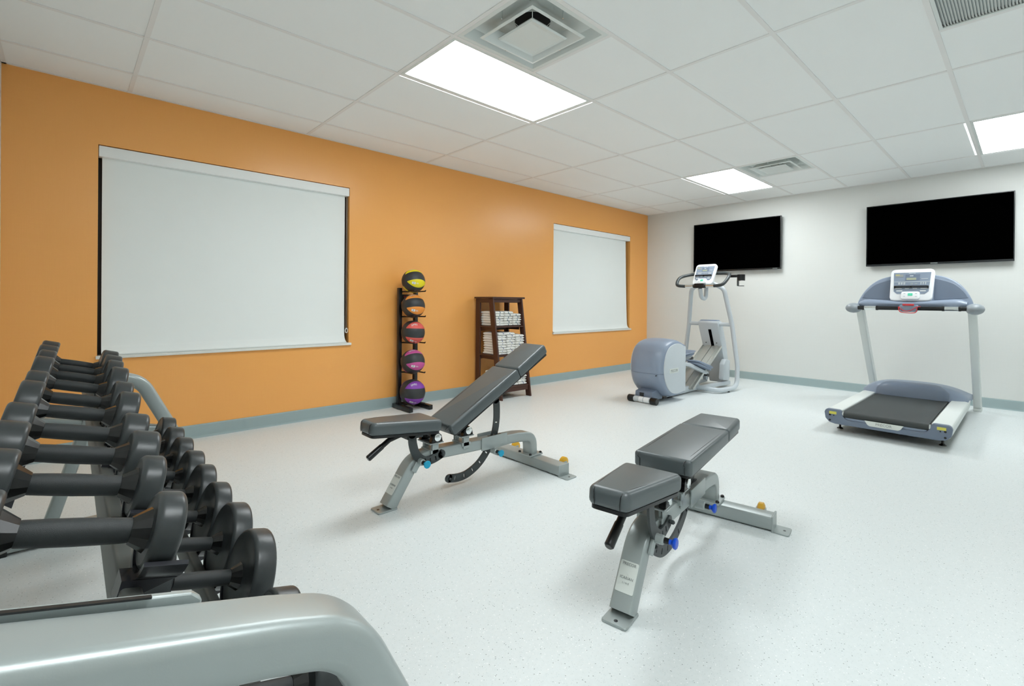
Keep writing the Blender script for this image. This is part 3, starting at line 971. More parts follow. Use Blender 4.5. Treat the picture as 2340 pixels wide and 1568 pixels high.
def build_rack():
    t = thing('dumbbell_rack', 'silver two-tier dumbbell rack with curved end frames in the left foreground', 'dumbbell rack', RACK_O)
    O = RACK_O
    def L(p):
        return Vector(p) - O
    outer = [(-0.475, 0.813), (-0.366, 0.783), (-0.150, 0.719), (-0.052, 0.680), (0.048, 0.475), (0.240, 0.040)]
    hh = 0.029
    # centre line runs hh inside the outer line
    for yc, near in ((-3.815, True), (-1.440, False)):
        dx = 0.0 if near else 0.020
        pts = []
        for i, (x, z) in enumerate(outer):
            if i == 0 and not near:
                x, z = -0.432, 0.8015
            pts.append((x + dx, yc, z))
        cl = []
        for i, p in enumerate(pts):
            p = Vector(p)
            a = Vector(pts[max(i - 1, 0)]); c = Vector(pts[min(i + 1, len(pts) - 1)])
            tt = (c - a).normalized()
            n = Vector((-tt.z, 0, tt.x))
            if n.z < 0 and n.x < 0:
                n = -n
            cl.append(p - n * hh)
        path = [L(p) for p in fillet(cl, [0, 0, 0, 0.13, 0, 0], 10)]
        w = 0.086 if near else 0.080
        MB().sweep(path, rrect(w, 2 * hh, 0.017, 5), side=(0, 1, 0)).build('end_frame', M_SILVER, t, smooth=40)
        # back leg, lower arm, floor beam
        leg = [L((-0.205 + dx, yc, 0.712)), L((-0.300 + dx, yc, 0.385)), L((-0.396 + dx, yc, 0.052))]
        MB().sweep(leg, rrect(0.070, 0.048, 0.010, 3), side=(0, 1, 0)).build('back_leg', M_SILVER, t, smooth=40)
        arm = [L((-0.44 + dx, yc, 0.525)), L((0.030 + dx, yc, 0.408))]
        MB().sweep(arm, rrect(0.060, 0.050, 0.010, 3), side=(0, 1, 0)).build('lower_arm', M_SILVER, t, smooth=40)
        yb, wb = (yc, 0.070) if near else (yc - 0.030, 0.096)
        MB().sweep([L((-0.520 + dx, yb, 0.036)), L((0.215 + dx, yb, 0.036))], rrect(wb, 0.052, 0.008, 3), side=(0, 1, 0)).build('floor_beam', M_SILVER, t, smooth=40)
        for xe, s in ((-0.520, -1), (0.215, 1)):
            c = L((xe + dx, yb, 0))
            MB().box((c.x - 0.012 + 0.006 * s, c.y - wb / 2 - 0.003, 0.0), (c.x + 0.012 + 0.006 * s, c.y + wb / 2 + 0.003, 0.064)).build('rubber_foot', M_BLACKPL, t, bevel=0.004)
        # overlapping gusset plate on the inner face of the top tube
        s = 1 if near else -1
        yi = yc + s * (w / 2 + 0.004)
        b = MB()
        gx, gz = (-0.47, 0.0) if near else (-0.42, -0.0145)
        b.prism([(gx + dx, 0.776 + gz), (-0.226 + dx, 0.705), (-0.216 + dx, 0.712), (-0.213 + dx, 0.735), (-0.222 + dx, 0.745), (gx + dx, 0.815 + gz)],
                lambda a, z, d: Vector((a, d, z)) - O, yi - 0.004, yi + 0.006)
        b.build('gusset_plate', M_SILVER, t, bevel=0.002, seg=1)
        MB().obox(L((-0.34 + dx, yc + s * (w / 2 - 0.001), 0.7790)), (0.963, 0, -0.268), (0, 1, 0), (0.268, 0, 0.963), 0.085, 0.003, 0.001).build('weld_gap', M_BLACKPL, t, smooth=0)
    # rails and saddles
    def rail(xc, zc, name='rail'):
        MB().sweep([L((xc, -3.775, zc)), L((xc + 0.012, -1.478, zc))], rrect(0.024, 0.042, 0.005, 3), side=(E_AX.x, 0, E_AX.z)).build(name, M_RAIL, t, smooth=40)
    rail(-0.268, 0.680); rail(-0.424, 0.690)
    rail(-0.084, 0.366); rail(-0.212, 0.362)
    # one saddle: cradle trough with cheeks, along the dumbbell axis
    cache = {}
    def saddle_mesh(R):
        key = round(R, 3)
        if key in cache:
            return cache[key]
        b = MB()
        Rc = R + 0.003
        n = 10
        outerp, innerp = [], []
        for k in range(n + 1):
            a = math.radians(-62 + 124 * k / n)
            innerp.append((Rc * math.sin(a), -Rc * math.cos(a)))
            outerp.append(((Rc + 0.007) * math.sin(a), -(Rc + 0.007) * math.cos(a)))
        poly = innerp + list(reversed(outerp))
        x0, x1 = 0.004, 0.052
        b.prism(poly, lambda a, z, d: (d, a, z), x0, x1)
        # gusset below, tapering away from the rail
        zb = -(Rc + 0.004)
        b.add([(x0 - 0.012, -0.020, zb), (x1, -0.020, zb), (x0 - 0.012, -0.020, zb - 0.030), (x0 - 0.012, 0.020, zb), (x1, 0.020, zb), (x0 - 0.012, 0.020, zb - 0.030)],
              [(0, 1, 2), (3, 5, 4), (0, 3, 4, 1), (1, 4, 5, 2), (0, 2, 5, 3)])
        me = b.mesh('saddle', 0, 1, 40)
        me.materials.append(M_SADDLE)
        cache[key] = me
        return me
    for ys, Rs, fn in ((Y_UP, R_UP, up_left), (Y_LO, R_LO, lo_left)):
        for y, R in zip(ys, Rs):
            a = fn(y)
            bq = a + E_AX * GRIP
            o = link('saddle', saddle_mesh(R), t, loc=L(bq + E_AX * 0.012))
            o.rotation_euler = (0, TAU, 0)
            o = link('saddle', saddle_mesh(R), t, loc=L(a - E_AX * 0.012))
            o.rotation_euler = (0, TAU, 0)
            o.scale = (-1, 1, 1)
build_rack()

ORD = ['first', 'second', 'third', 'fourth', 'fifth', 'sixth', 'seventh', 'eighth', 'ninth', 'tenth']
def build_dumbbells():
    cache = {}
    def meshes(R, T):
        k = (R, T)
        if k in cache:
            return cache[k]
        g = GRIP / 2
        grip = MB().lathe([(-g, 0.0146), (-g + 0.004, 0.0152), (-g * 0.5, 0.0160), (0, 0.0164), (g * 0.5, 0.0160), (g - 0.004, 0.0152), (g, 0.0146)], (0, 0, 0), (1, 0, 0), 24).mesh('grip', 0, 1, 50)
        grip.materials.append(M_GRIP)
        coll = MB().lathe([(g - 0.002, 0.0165), (g + 0.0165, 0.028), (g + 0.0185, 0.028)], (0, 0, 0), (1, 0, 0), 12).mesh('collar', 0, 1, 20)
        coll.materials.append(M_GLOSSBLK)
        h0 = g + 0.0165
        r = min(0.009, T * 0.25)
        prof = [(h0, 0.012), (h0, R * 0.55), (h0 + 0.0015, R - r)]
        for q in range(1, 6):
            a = q / 6 * PI / 2
            prof.append((h0 + r - r * math.cos(a), R - r + r * math.sin(a)))
        prof += [(h0 + r, R), (h0 + T - r, R)]
        for q in range(1, 6):
            a = q / 6 * PI / 2
            prof.append((h0 + T - r + r * math.sin(a), R - r + r * math.cos(a)))
        prof += [(h0 + T, R - r), (h0 + T, R * 0.74), (h0 + T - 0.003, R * 0.70), (h0 + T - 0.003, 0.001)]
        head = MB().lathe(prof, (0, 0, 0), (1, 0, 0), 48).mesh('head', 0, 1, 40)
        head.materials.append(M_RUBBER)
        cache[k] = (grip, coll, head)
        return cache[k]
    for tier, ys, Rs, Ts, fn in (('upper', Y_UP, R_UP, T_UP, up_left), ('lower', Y_LO, R_LO, T_LO, lo_left)):
        for i, y in enumerate(ys):
            size = 'small' if Rs[i] < 0.056 else 'medium' if Rs[i] < 0.07 else 'large'
            t = thing('dumbbell', 'black round-headed %s dumbbell, %s from the camera end of the %s tier' % (size, ORD[i], tier), 'dumbbell',
                      fn(y) + E_AX * GRIP / 2, 0, 'dumbbells on the rack')
            t.rotation_euler = (random.uniform(-0.4, 0.4), TAU, 0)
            gm, cm, hm = meshes(Rs[i], Ts[i])
            link('grip', gm, t)
            link('collar', cm, t); link('collar', cm, t, rot=(0, 0, PI))
            link('head', hm, t); link('head', hm, t, rot=(0, 0, PI))
build_dumbbells()

# ------------------------------------------------------------------ medicine balls and their stand
BALLS = [('yellow', 1.262, 0.114, 0.58, '2', '4'), ('orange', 1.015, 0.115, 0.42, '4', '8'), ('red', 0.758, 0.115, -0.02, '6', '13'),
         ('magenta', 0.468, 0.117, 0.50, '8', '18'), ('purple', 0.169, 0.124, 0.0, '10', '22')]
def build_ball_stand():
    t = thing('ball_stand', 'black steel stand with five pairs of arms against the orange wall', 'ball rack', (2.175, -0.05, 0))
    for x in (-0.090, 0.090):
        MB().box((x - 0.019, -0.068, 0.045), (x + 0.019, -0.030, 1.195)).build('upright', M_BLACKPL, t, bevel=0.003)
    for x in (-0.105, 0.115):
        MB().box((x - 0.021, -0.312, 0.004), (x + 0.021, 0.018, 0.046)).build('foot', M_BLACKPL, t, bevel=0.004)
    MB().box((-0.09, -0.062, 0.02), (0.09, -0.036, 0.044)).build('base_bar', M_BLACKPL, t, bevel=0.002, seg=1)
    MB().box((-0.072, -0.058, 1.060), (0.072, -0.050, 1.130)).build('sign_plate', M_BLACKPL, t, smooth=0)
    text_part('SPRI', 0.055, (0.0, -0.058, 1.095), (1, 0, 0), (0, 0, 1), M_RED, t)
    for name, z, R, ph, a, b in BALLS:
        dz = math.sqrt(max(0.0, R * R - 0.062 ** 2))
        za = z - dz - 0.008
        za = max(za, 0.055)
        for x in (-0.062, 0.062):
            MB().tube([(x * 1.25, -0.045, za - 0.004), (x, -0.09, za), (x, -0.275, za + 0.004), (x, -0.283, za + 0.012)], 0.006, 8).build('arm', M_BLACKPL, t)
        MB().tube([(-0.075, -0.064, za), (0.075, -0.064, za)], 0.006, 8).build('cross_arm', M_BLACKPL, t)
build_ball_stand()

def build_balls():
    pole = Vector((-0.93, 0.03, 0.05)).normalized()
    for bi, (cname, z, R, ph, la, lb) in enumerate(BALLS):
        pos = {'yellow': 'topmost on the stand', 'orange': 'second from the top of the stand', 'red': 'in the middle of the stand',
               'magenta': 'second from the bottom of the stand', 'purple': 'lowest on the stand'}[cname]
        t = thing('medicine_ball', 'black and %s medicine ball %s' % (cname, pos), 'medicine ball', (2.170, -0.215, z), 0, 'medicine balls on the stand')
        u = pole.cross(Vector((0, 0, 1))).normalized()       # sideways
        v = u.cross(pole).normalized() * -1
        if v.z < 0:
            v = -v
        # viewer-facing normal has angle 0
        view = Vector((CAM_POS.x - 2.17, CAM_POS.y + 0.215, 0)).normalized()
        e1 = (view - pole * view.dot(pole)).normalized()
        e2 = Vector((0, 0, 1)) - pole * pole.z
        e2.normalize()
        def pt(lat, phi, r):
            return pole * math.sin(lat) * r + (e1 * math.cos(phi) + e2 * math.sin(phi)) * math.cos(lat) * r
        # rubber body with shallow grooves
        b = MB()
        nl, nm = 28, 48
        rings = []
        for i in range(1, nl):
            lat = -PI / 2 + PI * i / nl
            rings.append([pt(lat, 2 * PI * k / nm, R) for k in range(nm)])
        b.loft(rings, caps=True)
        b.build('rubber_body', M_BALLBLK, t, smooth=60)
        lmax = math.radians(61)
        for q in range(4):
            c = ph + PI / 4 + q * PI / 2 - PI / 2
            b = MB()
            rows = []
            N, K = 22, 9
            for i in range(N + 1):
                s = -1 + 2 * i / N
                lat = s * lmax
                hw = math.radians(23) * (1 - abs(s) ** 2.2) ** 0.7 + 0.004
                rows.append([pt(lat, c - hw + 2 * hw * k / (K - 1), R + (0.0022 if 0 < k < K - 1 and 0 < i < N else -0.001)) for k in range(K)])
            vs = [p for r in rows for p in r]
            fs = [(i * K + k, i * K + k + 1, (i + 1) * K + k + 1, (i + 1) * K + k) for i in range(N) for k in range(K - 1)]
            b.add(vs, fs)
            pan = b.build('colour_panel', M_BALLC[bi], t, smooth=60)
            # weight label on the panels, maker's lettering on alternate ones
            def wrap(vs2, fs2, lat0, phi0, m, nm2, lift):
                g = MB()
                g.add([pt(lat0 - x / R, phi0 + y / R, R + lift) for x, y, zz in vs2], fs2)
                me = bpy.data.meshes.new(nm2)
                me.from_pydata(g.v, [], g.f)
                me.materials.append(m)
                return link(nm2, me, pan)
            if q % 2 == 0:
                vs2 = [(-0.034 + 0.034 * i / 4, -0.012 + 0.024 * j / 2, 0) for j in range(3) for i in range(5)]
                fs2 = [(j * 5 + i, j * 5 + i + 1, (j + 1) * 5 + i + 1, (j + 1) * 5 + i) for j in range(2) for i in range(4)]
                wrap(vs2, fs2, 0.30, c, M_LEGEND, 'weight_label', 0.0034)
                tv, tf = text_geo(la, 0.022)
                wrap([(x - 0.017, y, 0) for x, y, zz in tv], tf, 0.30, c, M_BALLBLK, 'lettering', 0.0040)
                tv, tf = text_geo(lb + 'lb', 0.020)
                wrap([(x + 0.018, y, 0) for x, y, zz in tv], tf, 0.30, c, M_LEGEND, 'lettering', 0.0036)
            else:
                tv, tf = text_geo('SPRI', 0.034)
                wrap(tv, tf, 0.30, c, M_LEGEND, 'lettering', 0.0036)
build_balls()

# ------------------------------------------------------------------ ladder shelf and towels
SH_X0, SH_X1 = 3.080, 3.530
SHELF_Z = [0.795, 0.478, 0.135]
def front_y(z):       # front legs lean outwards
    return -0.350 - (1.10 - z) * 0.148
def build_shelf():
    xc = (SH_X0 + SH_X1) / 2
    t = thing('ladder_shelf', 'dark brown wooden towel shelf with leaning front legs by the orange wall', 'shelf', (xc, 0, 0))
    w = (SH_X1 - SH_X0) / 2
    MB().box((-w - 0.012, -0.362, 1.100), (w + 0.026, -0.035, 1.120)).build('top_board', M_WOOD, t, bevel=0.002, seg=1)
    for s in (-1, 1):
        x = s * (w - 0.010)
        MB().box((x - 0.010, -0.125, 0.0), (x + 0.010, -0.050, 1.100)).build('back_leg', M_WOOD, t, bevel=0.002, seg=1)
        b = MB()
        y1, y0 = front_y(1.10), front_y(0.0)
        b.prism([(y1, 1.100), (y1 + 0.075, 1.100), (y0 + 0.075, 0.0), (y0, 0.0)], lambda a, z, d: (d, a, z), x - 0.010, x + 0.010)
        b.build('front_leg', M_WOOD, t, bevel=0.002, seg=1)
        MB().box((x - 0.008, -0.30, 1.055), (x + 0.008, -0.10, 1.098)).build('side_rail', M_WOOD, t, bevel=0.001, seg=1)
    MB().box((-w + 0.012, -0.338, 1.058), (w - 0.012, -0.324, 1.098)).build('apron', M_WOOD, t, bevel=0.001, seg=1)
    MB().box((-w + 0.012, -0.080, 1.058), (w - 0.012, -0.066, 1.098)).build('apron', M_WOOD, t, bevel=0.001, seg=1)
    for z in SHELF_Z:
        yf = front_y(z) + 0.012
        MB().box((-w + 0.001, yf, z - 0.016), (w - 0.001, -0.052, z)).build('shelf_board', M_WOOD, t, bevel=0.0015, seg=1)
        MB().box((-w + 0.006, -0.100, z - 0.060), (w - 0.006, -0.084, z - 0.016)).build('shelf_rail', M_WOOD, t, bevel=0.001, seg=1)
        for s in (-1, 1):
            x = s * (w - 0.026)
            MB().box((x - 0.006, yf + 0.06, z - 0.050), (x + 0.006, -0.06, z - 0.016)).build('shelf_cleat', M_WOOD, t, bevel=0.001, seg=1)
    MB().box((-w + 0.012, front_y(0.10) + 0.020, 0.075), (w - 0.012, front_y(0.10) + 0.036, 0.119)).build('apron', M_WOOD, t, bevel=0.001, seg=1)
build_shelf()

def build_towels():
    variants = []
    for k in range(3):
        rnd = random.Random(30 + k)
        # folded towel: two soft folds, rounded front edge
        W_, D_, H_ = 0.062, 0.130, 0.027
        b = MB()
        rings = []
        n = 20
        for i in range(n + 1):
            s = -1 + 2 * i / n
            endr = min(1.0, (1 - abs(s)) * 9) ** 0.5
            ring = []
            for (px, pz) in ((-1, 0.5), (-0.98, 0.8), (-0.88, 1.0), (-0.3, 1.03), (0.3, 1.03), (0.88, 1.0), (0.98, 0.8), (1, 0.56), (0.965, 0.5), (1, 0.44), (0.98, 0.2), (0.88, 0.02), (0.3, 0.0), (-0.3, 0.0), (-0.88, 0.02), (-0.98, 0.2)):
                z = H_ * (0.5 + (pz - 0.5) * (0.45 + 0.55 * endr))
                z += 0.0016 * math.sin(5 * s + px * 2 + k) * (1 if pz > 0.9 else 0.3)
                ring.append((px * W_ * (0.985 + 0.02 * rnd.random()), s * D_, z))
            rings.append(ring)
        b.loft(rings, caps=True)
        me = b.mesh('folded_towel', 0, 1, 60)
        me.materials.append(M_TOWEL)
        # woven stripe running over the top and round the front fold
        st = []
        for m_, hw in ((M_STRIPE2, 0.0055), (M_STRIPE, 0.0045)):
            sb = MB()
            off = 0.012 * (k - 1)
            front = -D_
            if m_ is M_STRIPE2:
                pp = [(front + 0.06, H_ * 1.035), (front + 0.02, H_ * 1.02), (front + 0.006, H_ * 0.93), (front - 0.0012, H_ * 0.65), (front - 0.0012, H_ * 0.35), (front + 0.006, H_ * 0.08)]
            else:
                pp = [(front + 0.030, H_ * 1.02), (front + 0.012, H_ * 0.97), (front + 0.002, H_ * 0.80), (front - 0.0012, H_ * 0.55), (front - 0.0010, H_ * 0.42)]
            vs, fs = [], []
            for (yy, zz) in pp:
                vs += [(off - hw, yy - 0.0006, zz), (off + hw, yy - 0.0006, zz)]
            fs = [(2 * i, 2 * i + 1, 2 * i + 3, 2 * i + 2) for i in range(len(pp) - 1)]
            sb.add(vs, fs)
            sm = sb.mesh('stripe', 0, 1, 60)
            sm.materials.append(m_)
            st.append(sm)
        variants.append((me, st))
    names = ['left', 'middle', 'right']
    shelves = [('top', SHELF_Z[0], [6, 6, 5], 0), ('middle', SHELF_Z[1], [9, 9, 8], 1), ('bottom', SHELF_Z[2], [6, 4, 4], 1)]
    for sname, z0, counts, sm in shelves:
        yc = front_y(z0) + 0.165
        for c, n in enumerate(counts):
            x = SH_X0 + 0.092 + 0.133 * c
            for k in range(n):
                me, st = variants[(k + c) % 3]
                frm = n - k
                which = 'topmost' if frm == 1 else 'lowest' if frm == n else ORD[frm - 1] + ' from the top'
                t = link('folded_towel', me)
                tag(t, 'folded white towel, %s in the %s stack on the %s shelf' % (which, names[c], sname), 'towel', 'towels on the %s shelf' % sname)
                t.location = (x + random.uniform(-0.004, 0.004), yc + random.uniform(-0.010, 0.008), z0 + 0.0005 + k * 0.0272)
                t.rotation_euler = (0, 0, random.uniform(-0.04, 0.04))
                kind = 0 if (sm == 0 and not (c == 0 and k < 3)) else 1
                link('stripe', st[kind], t)
build_towels()

# ------------------------------------------------------------------ treadmill
def build_treadmill():
    t = thing('treadmill', 'grey and white treadmill with black belt under the larger screen', 'treadmill', (4.370, -3.610, 0))
    # coordinates: x away from the user end, y to the left, z up
    # side rails (running boards)
    for s in (-1, 1):
        prof = [(0.285, 0.150), (0.285, 0.182), (0.293, 0.188), (0.380, 0.186), (0.398, 0.180), (0.405, 0.168), (0.400, 0.110), (0.385, 0.085), (0.300, 0.085)]
        MB().prism(prof, lambda a, z, d: (d, s * a, z), 0.030, 1.520).build('side_rail', M_WHITE, t, bevel=0.003, seg=2)
    # rear (user end) fascia with the scooped middle
    out = [(-0.407, 0.160), (-0.400, 0.180), (-0.385, 0.190), (-0.300, 0.190), (-0.288, 0.182), (-0.280, 0.150), (-0.262, 0.125), (-0.235, 0.114),
           (0.235, 0.114), (0.262, 0.125), (0.280, 0.150), (0.288, 0.182), (0.300, 0.190), (0.385, 0.190), (0.400, 0.180), (0.407, 0.160), (0.400, 0.110), (0.372, 0.080), (0.330, 0.070),
           (-0.330, 0.070), (-0.372, 0.080), (-0.400, 0.110)]
    MB().prism(out, lambda a, z, d: (d, a, z), -0.012, 0.034).build('rear_fascia', M_BLUEGREY_D, t, bevel=0.006, seg=2)
    # recessed scoop shelf just behind the fascia lip
    MB().box((0.004, -0.262, 0.096), (0.040, 0.262, 0.136)).build('scoop', M_BLUEGREY, t, bevel=0.008, seg=2)
    pl = MB().prism([(-0.125, 0.136), (-0.105, 0.104), (-0.090, 0.096), (0.090, 0.096), (0.105, 0.104), (0.125, 0.136)], lambda a, z, d: (d, a, z), -0.016, -0.010)
    po = pl.build('name_plate', M_PLATE_LBL, t, bevel=0.001, seg=1)
    text_part('PRECOR', 0.028, (-0.016, 0, 0.117), (0, -1, 0), (0, 0, 1), M_PRINT, po)
    for s in (-1, 1):
        MB().box((-0.0135, s * 0.345 - 0.026, 0.150), (-0.0115, s * 0.345 + 0.026, 0.172)).build('warning_label', M_YELLOWLBL, t, smooth=0)
        for (yy, zz, r) in ((0.366, 0.142, 0.008), (0.338, 0.140, 0.005), (0.366, 0.098, 0.008)):
            MB().cyl((-0.0135, s * yy, zz), (-0.010, s * yy, zz), r, n=14).build('screw_hole', M_BLACKPL, t)
    # belt: flat loop round two rollers
    r = 0.026
    zt, zb = 0.178, 0.178 - 2 * r
    prof = []
    for k in range(13):
        a = PI / 2 + PI * k / 12
        prof.append((0.020 + r * math.cos(a), zt - r + r * math.sin(a)))
    for k in range(13):
        a = -PI / 2 + PI * k / 12
        prof.append((1.50 + r * math.cos(a), zt - r + r * math.sin(a)))
    MB().prism(prof, lambda a, z, d: (a, d, z), -0.272, 0.272).build('running_belt', M_BELT, t, smooth=40)
    for s in (-1, 1):
        MB().lathe([(0, 0.024), (0.010, 0.024), (0.012, 0.018), (0.018, 0.018)], (0.022, s * 0.272, zt - r), (0, s, 0), 20).build('roller_end', M_CHROME, t)
        MB().box((0.05, s * 0.2785 - 0.0055, 0.12), (1.5, s * 0.2785 + 0.0055, 0.172)).build('belt_gap', M_BLACKPL, t, smooth=0)
        b = MB().cyl((0.175, s * 0.335, 0.012), (0.175, s * 0.335, 0.09), 0.008, n=12)
        b.lathe([(0, 0.024), (0.006, 0.022), (0.014, 0.009)], (0.175, s * 0.335, 0.0), (0, 0, 1), 20)
        b.build('levelling_foot', M_BLACKPL, t)
    MB().box((0.06, -0.36, 0.075), (1.9, 0.36, 0.12)).build('chassis', M_BLACKPL, t, smooth=0)
    for s in (-1, 1):
        MB().lathe([(-0.02, 0.045), (-0.012, 0.05), (0.012, 0.05), (0.02, 0.045)], (1.78, s * 0.30, 0.05), (0, 1, 0), 20).build('transport_wheel', M_BLACKPL, t)
    # motor hood: rounded loaf across the front
    rings = []
    ny = 25
    for i in range(ny):
        s = -1 + 2 * i / (ny - 1)
        y = 0.400 * s
        k = max(0.0, 1 - abs(s) ** 4.5)
        hgt = 0.150 * (0.38 + 0.62 * k) * (1 - 0.16 * s * s)
        x0 = 1.235 + 0.085 * (1 - k)
        base = 0.165
        side_drop = 0.05 if abs(s) > 0.97 else 0
        prof = [(x0, base), (x0 + 0.018, base + hgt * 0.45), (x0 + 0.040, base + hgt * 0.80), (x0 + 0.075, base + hgt * 0.96), (x0 + 0.13, base + hgt), (x0 + 0.26, base + hgt * 0.97), (x0 + 0.40, base + hgt * 0.8), (x0 + 0.52, base + hgt * 0.4), (x0 + 0.56, base - 0.03)]
        q = catmull([(a, y, z) for a, z in prof], 3)
        rings.append(list(q))
    MB().loft(rings, caps=True).build('motor_hood', M_BLUEGREY, t, smooth=60)
    # raised front ramp panel between the hood's shoulders
    rings = []
    for i in range(17):
        s = -1 + 2 * i / 16
        y = 0.275 * s
        e = 1 - abs(s) ** 6
        x0 = 1.205 + 0.03 * (1 - e)
        hgt = 0.128 * (0.55 + 0.45 * e)
        prof = [(x0, 0.180), (x0 + 0.012, 0.180 + hgt * 0.5), (x0 + 0.035, 0.180 + hgt * 0.85), (x0 + 0.085, 0.180 + hgt), (x0 + 0.14, 0.180 + hgt * 0.95), (x0 + 0.14, 0.180)]
        rings.append([Vector((a, y, z)) for a, z in catmull([(a, z, 0) for a, z in prof], 3) and [(p.x, p.y) for p in catmull([(a, z, 0) for a, z in prof], 3)]])
    MB().loft(rings, caps=True).build('hood_front_panel', M_BLUEGREY_D, t, smooth=60)
    # uprights, leaning towards the user
    for s in (-1, 1):
        d = Vector((-0.80, 0, 1.05)).normalized()
        MB().sweep([(2.060, s * 0.425, 0.02), (1.270, s * 0.425, 1.060)], rrect(0.062, 0.092, 0.010, 4), side=(0, 1, 0)).build('upright', M_WHITE, t, smooth=40)
        MB().box((1.98, s * 0.425 - 0.032, 0.0), (2.13, s * 0.425 + 0.032, 0.03)).build('upright_foot', M_WHITE, t, bevel=0.004)
    # console shroud: arch between the pods
    arch = catmull([(-0.445, 1.030, 0), (-0.420, 1.130, 0), (-0.360, 1.240, 0), (-0.270, 1.320, 0), (-0.150, 1.358, 0), (0, 1.368, 0), (0.150, 1.358, 0), (0.270, 1.320, 0), (0.360, 1.240, 0), (0.420, 1.130, 0), (0.445, 1.030, 0)], 4)
    low = [(0.40, 1.040), (0.30, 1.078), (0.15, 1.085), (-0.15, 1.085), (-0.30, 1.078), (-0.40, 1.040)]
    poly = [(p.x, p.y) for p in arch] + low
    tilt = 0.28
    def cons(a, z, d):
        return (1.205 + d + (z - 1.05) * tilt, a, z)
    MB().prism(poly, cons, 0.0, 0.060).build('console_shroud', M_BLUEGREY, t, bevel=0.010, seg=3)
    # darker pockets either side of the display
    for s in (-1, 1):
        pk = [(p.x, p.y) for p in catmull([(0.165, 1.120, 0), (0.380, 1.135, 0), (0.392, 1.150, 0), (0.360, 1.205, 0), (0.290, 1.275, 0), (0.165, 1.322, 0)], 4)]
        pk = [(s * a, z) for a, z in pk]
        MB().prism(pk, cons, -0.003, 0.004).build('side_pocket', M_BLUEGREY_D, t, bevel=0.002, seg=1)
    # lower swell of the shroud in front of the bar
    rings = []
    for i in range(21):
        s = -1 + 2 * i / 20
        y = 0.40 * s
        th_ = 0.026 + 0.036 * abs(s) ** 1.4 * (1 - abs(s) ** 10)
        zc = 1.078 - 0.004 * abs(s)
        xc = 1.165
        rings.append([(xc + 0.060 * math.cos(a), y, zc + th_ * math.sin(a)) for a in [2 * PI * k / 16 for k in range(16)]])
    MB().loft(rings, caps=True).build('shroud_lip', M_BLUEGREY, t, smooth=60)
    # end pods
    for s in (-1, 1):
        rings = []
        for k in range(13):
            u = -1 + 2 * k / 12
            x = 1.140 + 0.115 * u
            rr = max(0.05, (1 - abs(u) ** 3.0)) ** 0.5
            rings.append([(x, s * 0.450 + 0.064 * rr * math.cos(a), 1.036 + 0.050 * rr * math.sin(a)) for a in [2 * PI * q / 20 for q in range(20)]])
        MB().loft(rings, caps=True).build('end_pod', M_MIDGREY, t, smooth=60)
    # crossbar with heart-rate plates
    MB().tube([(1.075, -0.420, 1.038), (1.075, 0.420, 1.038)], 0.019, 18).build('handlebar', M_BLACKPL, t, smooth=40)
    for s in (-1, 1):
        MB().lathe([(-0.048, 0.0205), (0.048, 0.0205)], (1.075, s * 0.300, 1.038), (0, 1, 0), 20).build('pulse_plate', M_CHROME, t, smooth=40)
        for q in (-0.056, 0.056):
            MB().lathe([(-0.009, 0.0225), (0.009, 0.0225)], (1.075, s * 0.300 + q, 1.038), (0, 1, 0), 20).build('grip_ring', M_BLACKPL, t)
    # safety stop with red cord
    b = MB().prism(round_poly([(-0.060, 1.005), (0.060, 1.005), (0.070, 1.070), (-0.070, 1.070)], 0.015), lambda a, z, d: (d, a, z), 1.035, 1.110)
    b.build('stop_housing', M_BLUEGREY, t, bevel=0.006)
    MB().box((1.028, -0.042, 1.062), (1.050, 0.042, 1.080)).build('stop_button', M_RED, t, bevel=0.004)
    cp = catmull([(1.030, 0.070, 1.052), (1.022, 0.050, 1.030), (1.018, 0.020, 1.012), (1.018, -0.02, 1.020), (1.024, -0.060, 1.048), (1.028, -0.090, 1.056)], 6)
    MB().tube(cp, 0.0035, 8).build('safety_cord', M_RED, t)
    cp = catmull([(1.026, 0.072, 1.050), (1.020, 0.062, 1.010), (1.020, 0.030, 0.998), (1.020, -0.040, 0.996), (1.022, -0.062, 1.010), (1.026, -0.066, 1.046)], 6)
    MB().tube(cp, 0.0035, 8).build('safety_cord', M_RED, t)
    console(t, (1.140, 0, 1.108), 0.335, 0.335, 0.42)

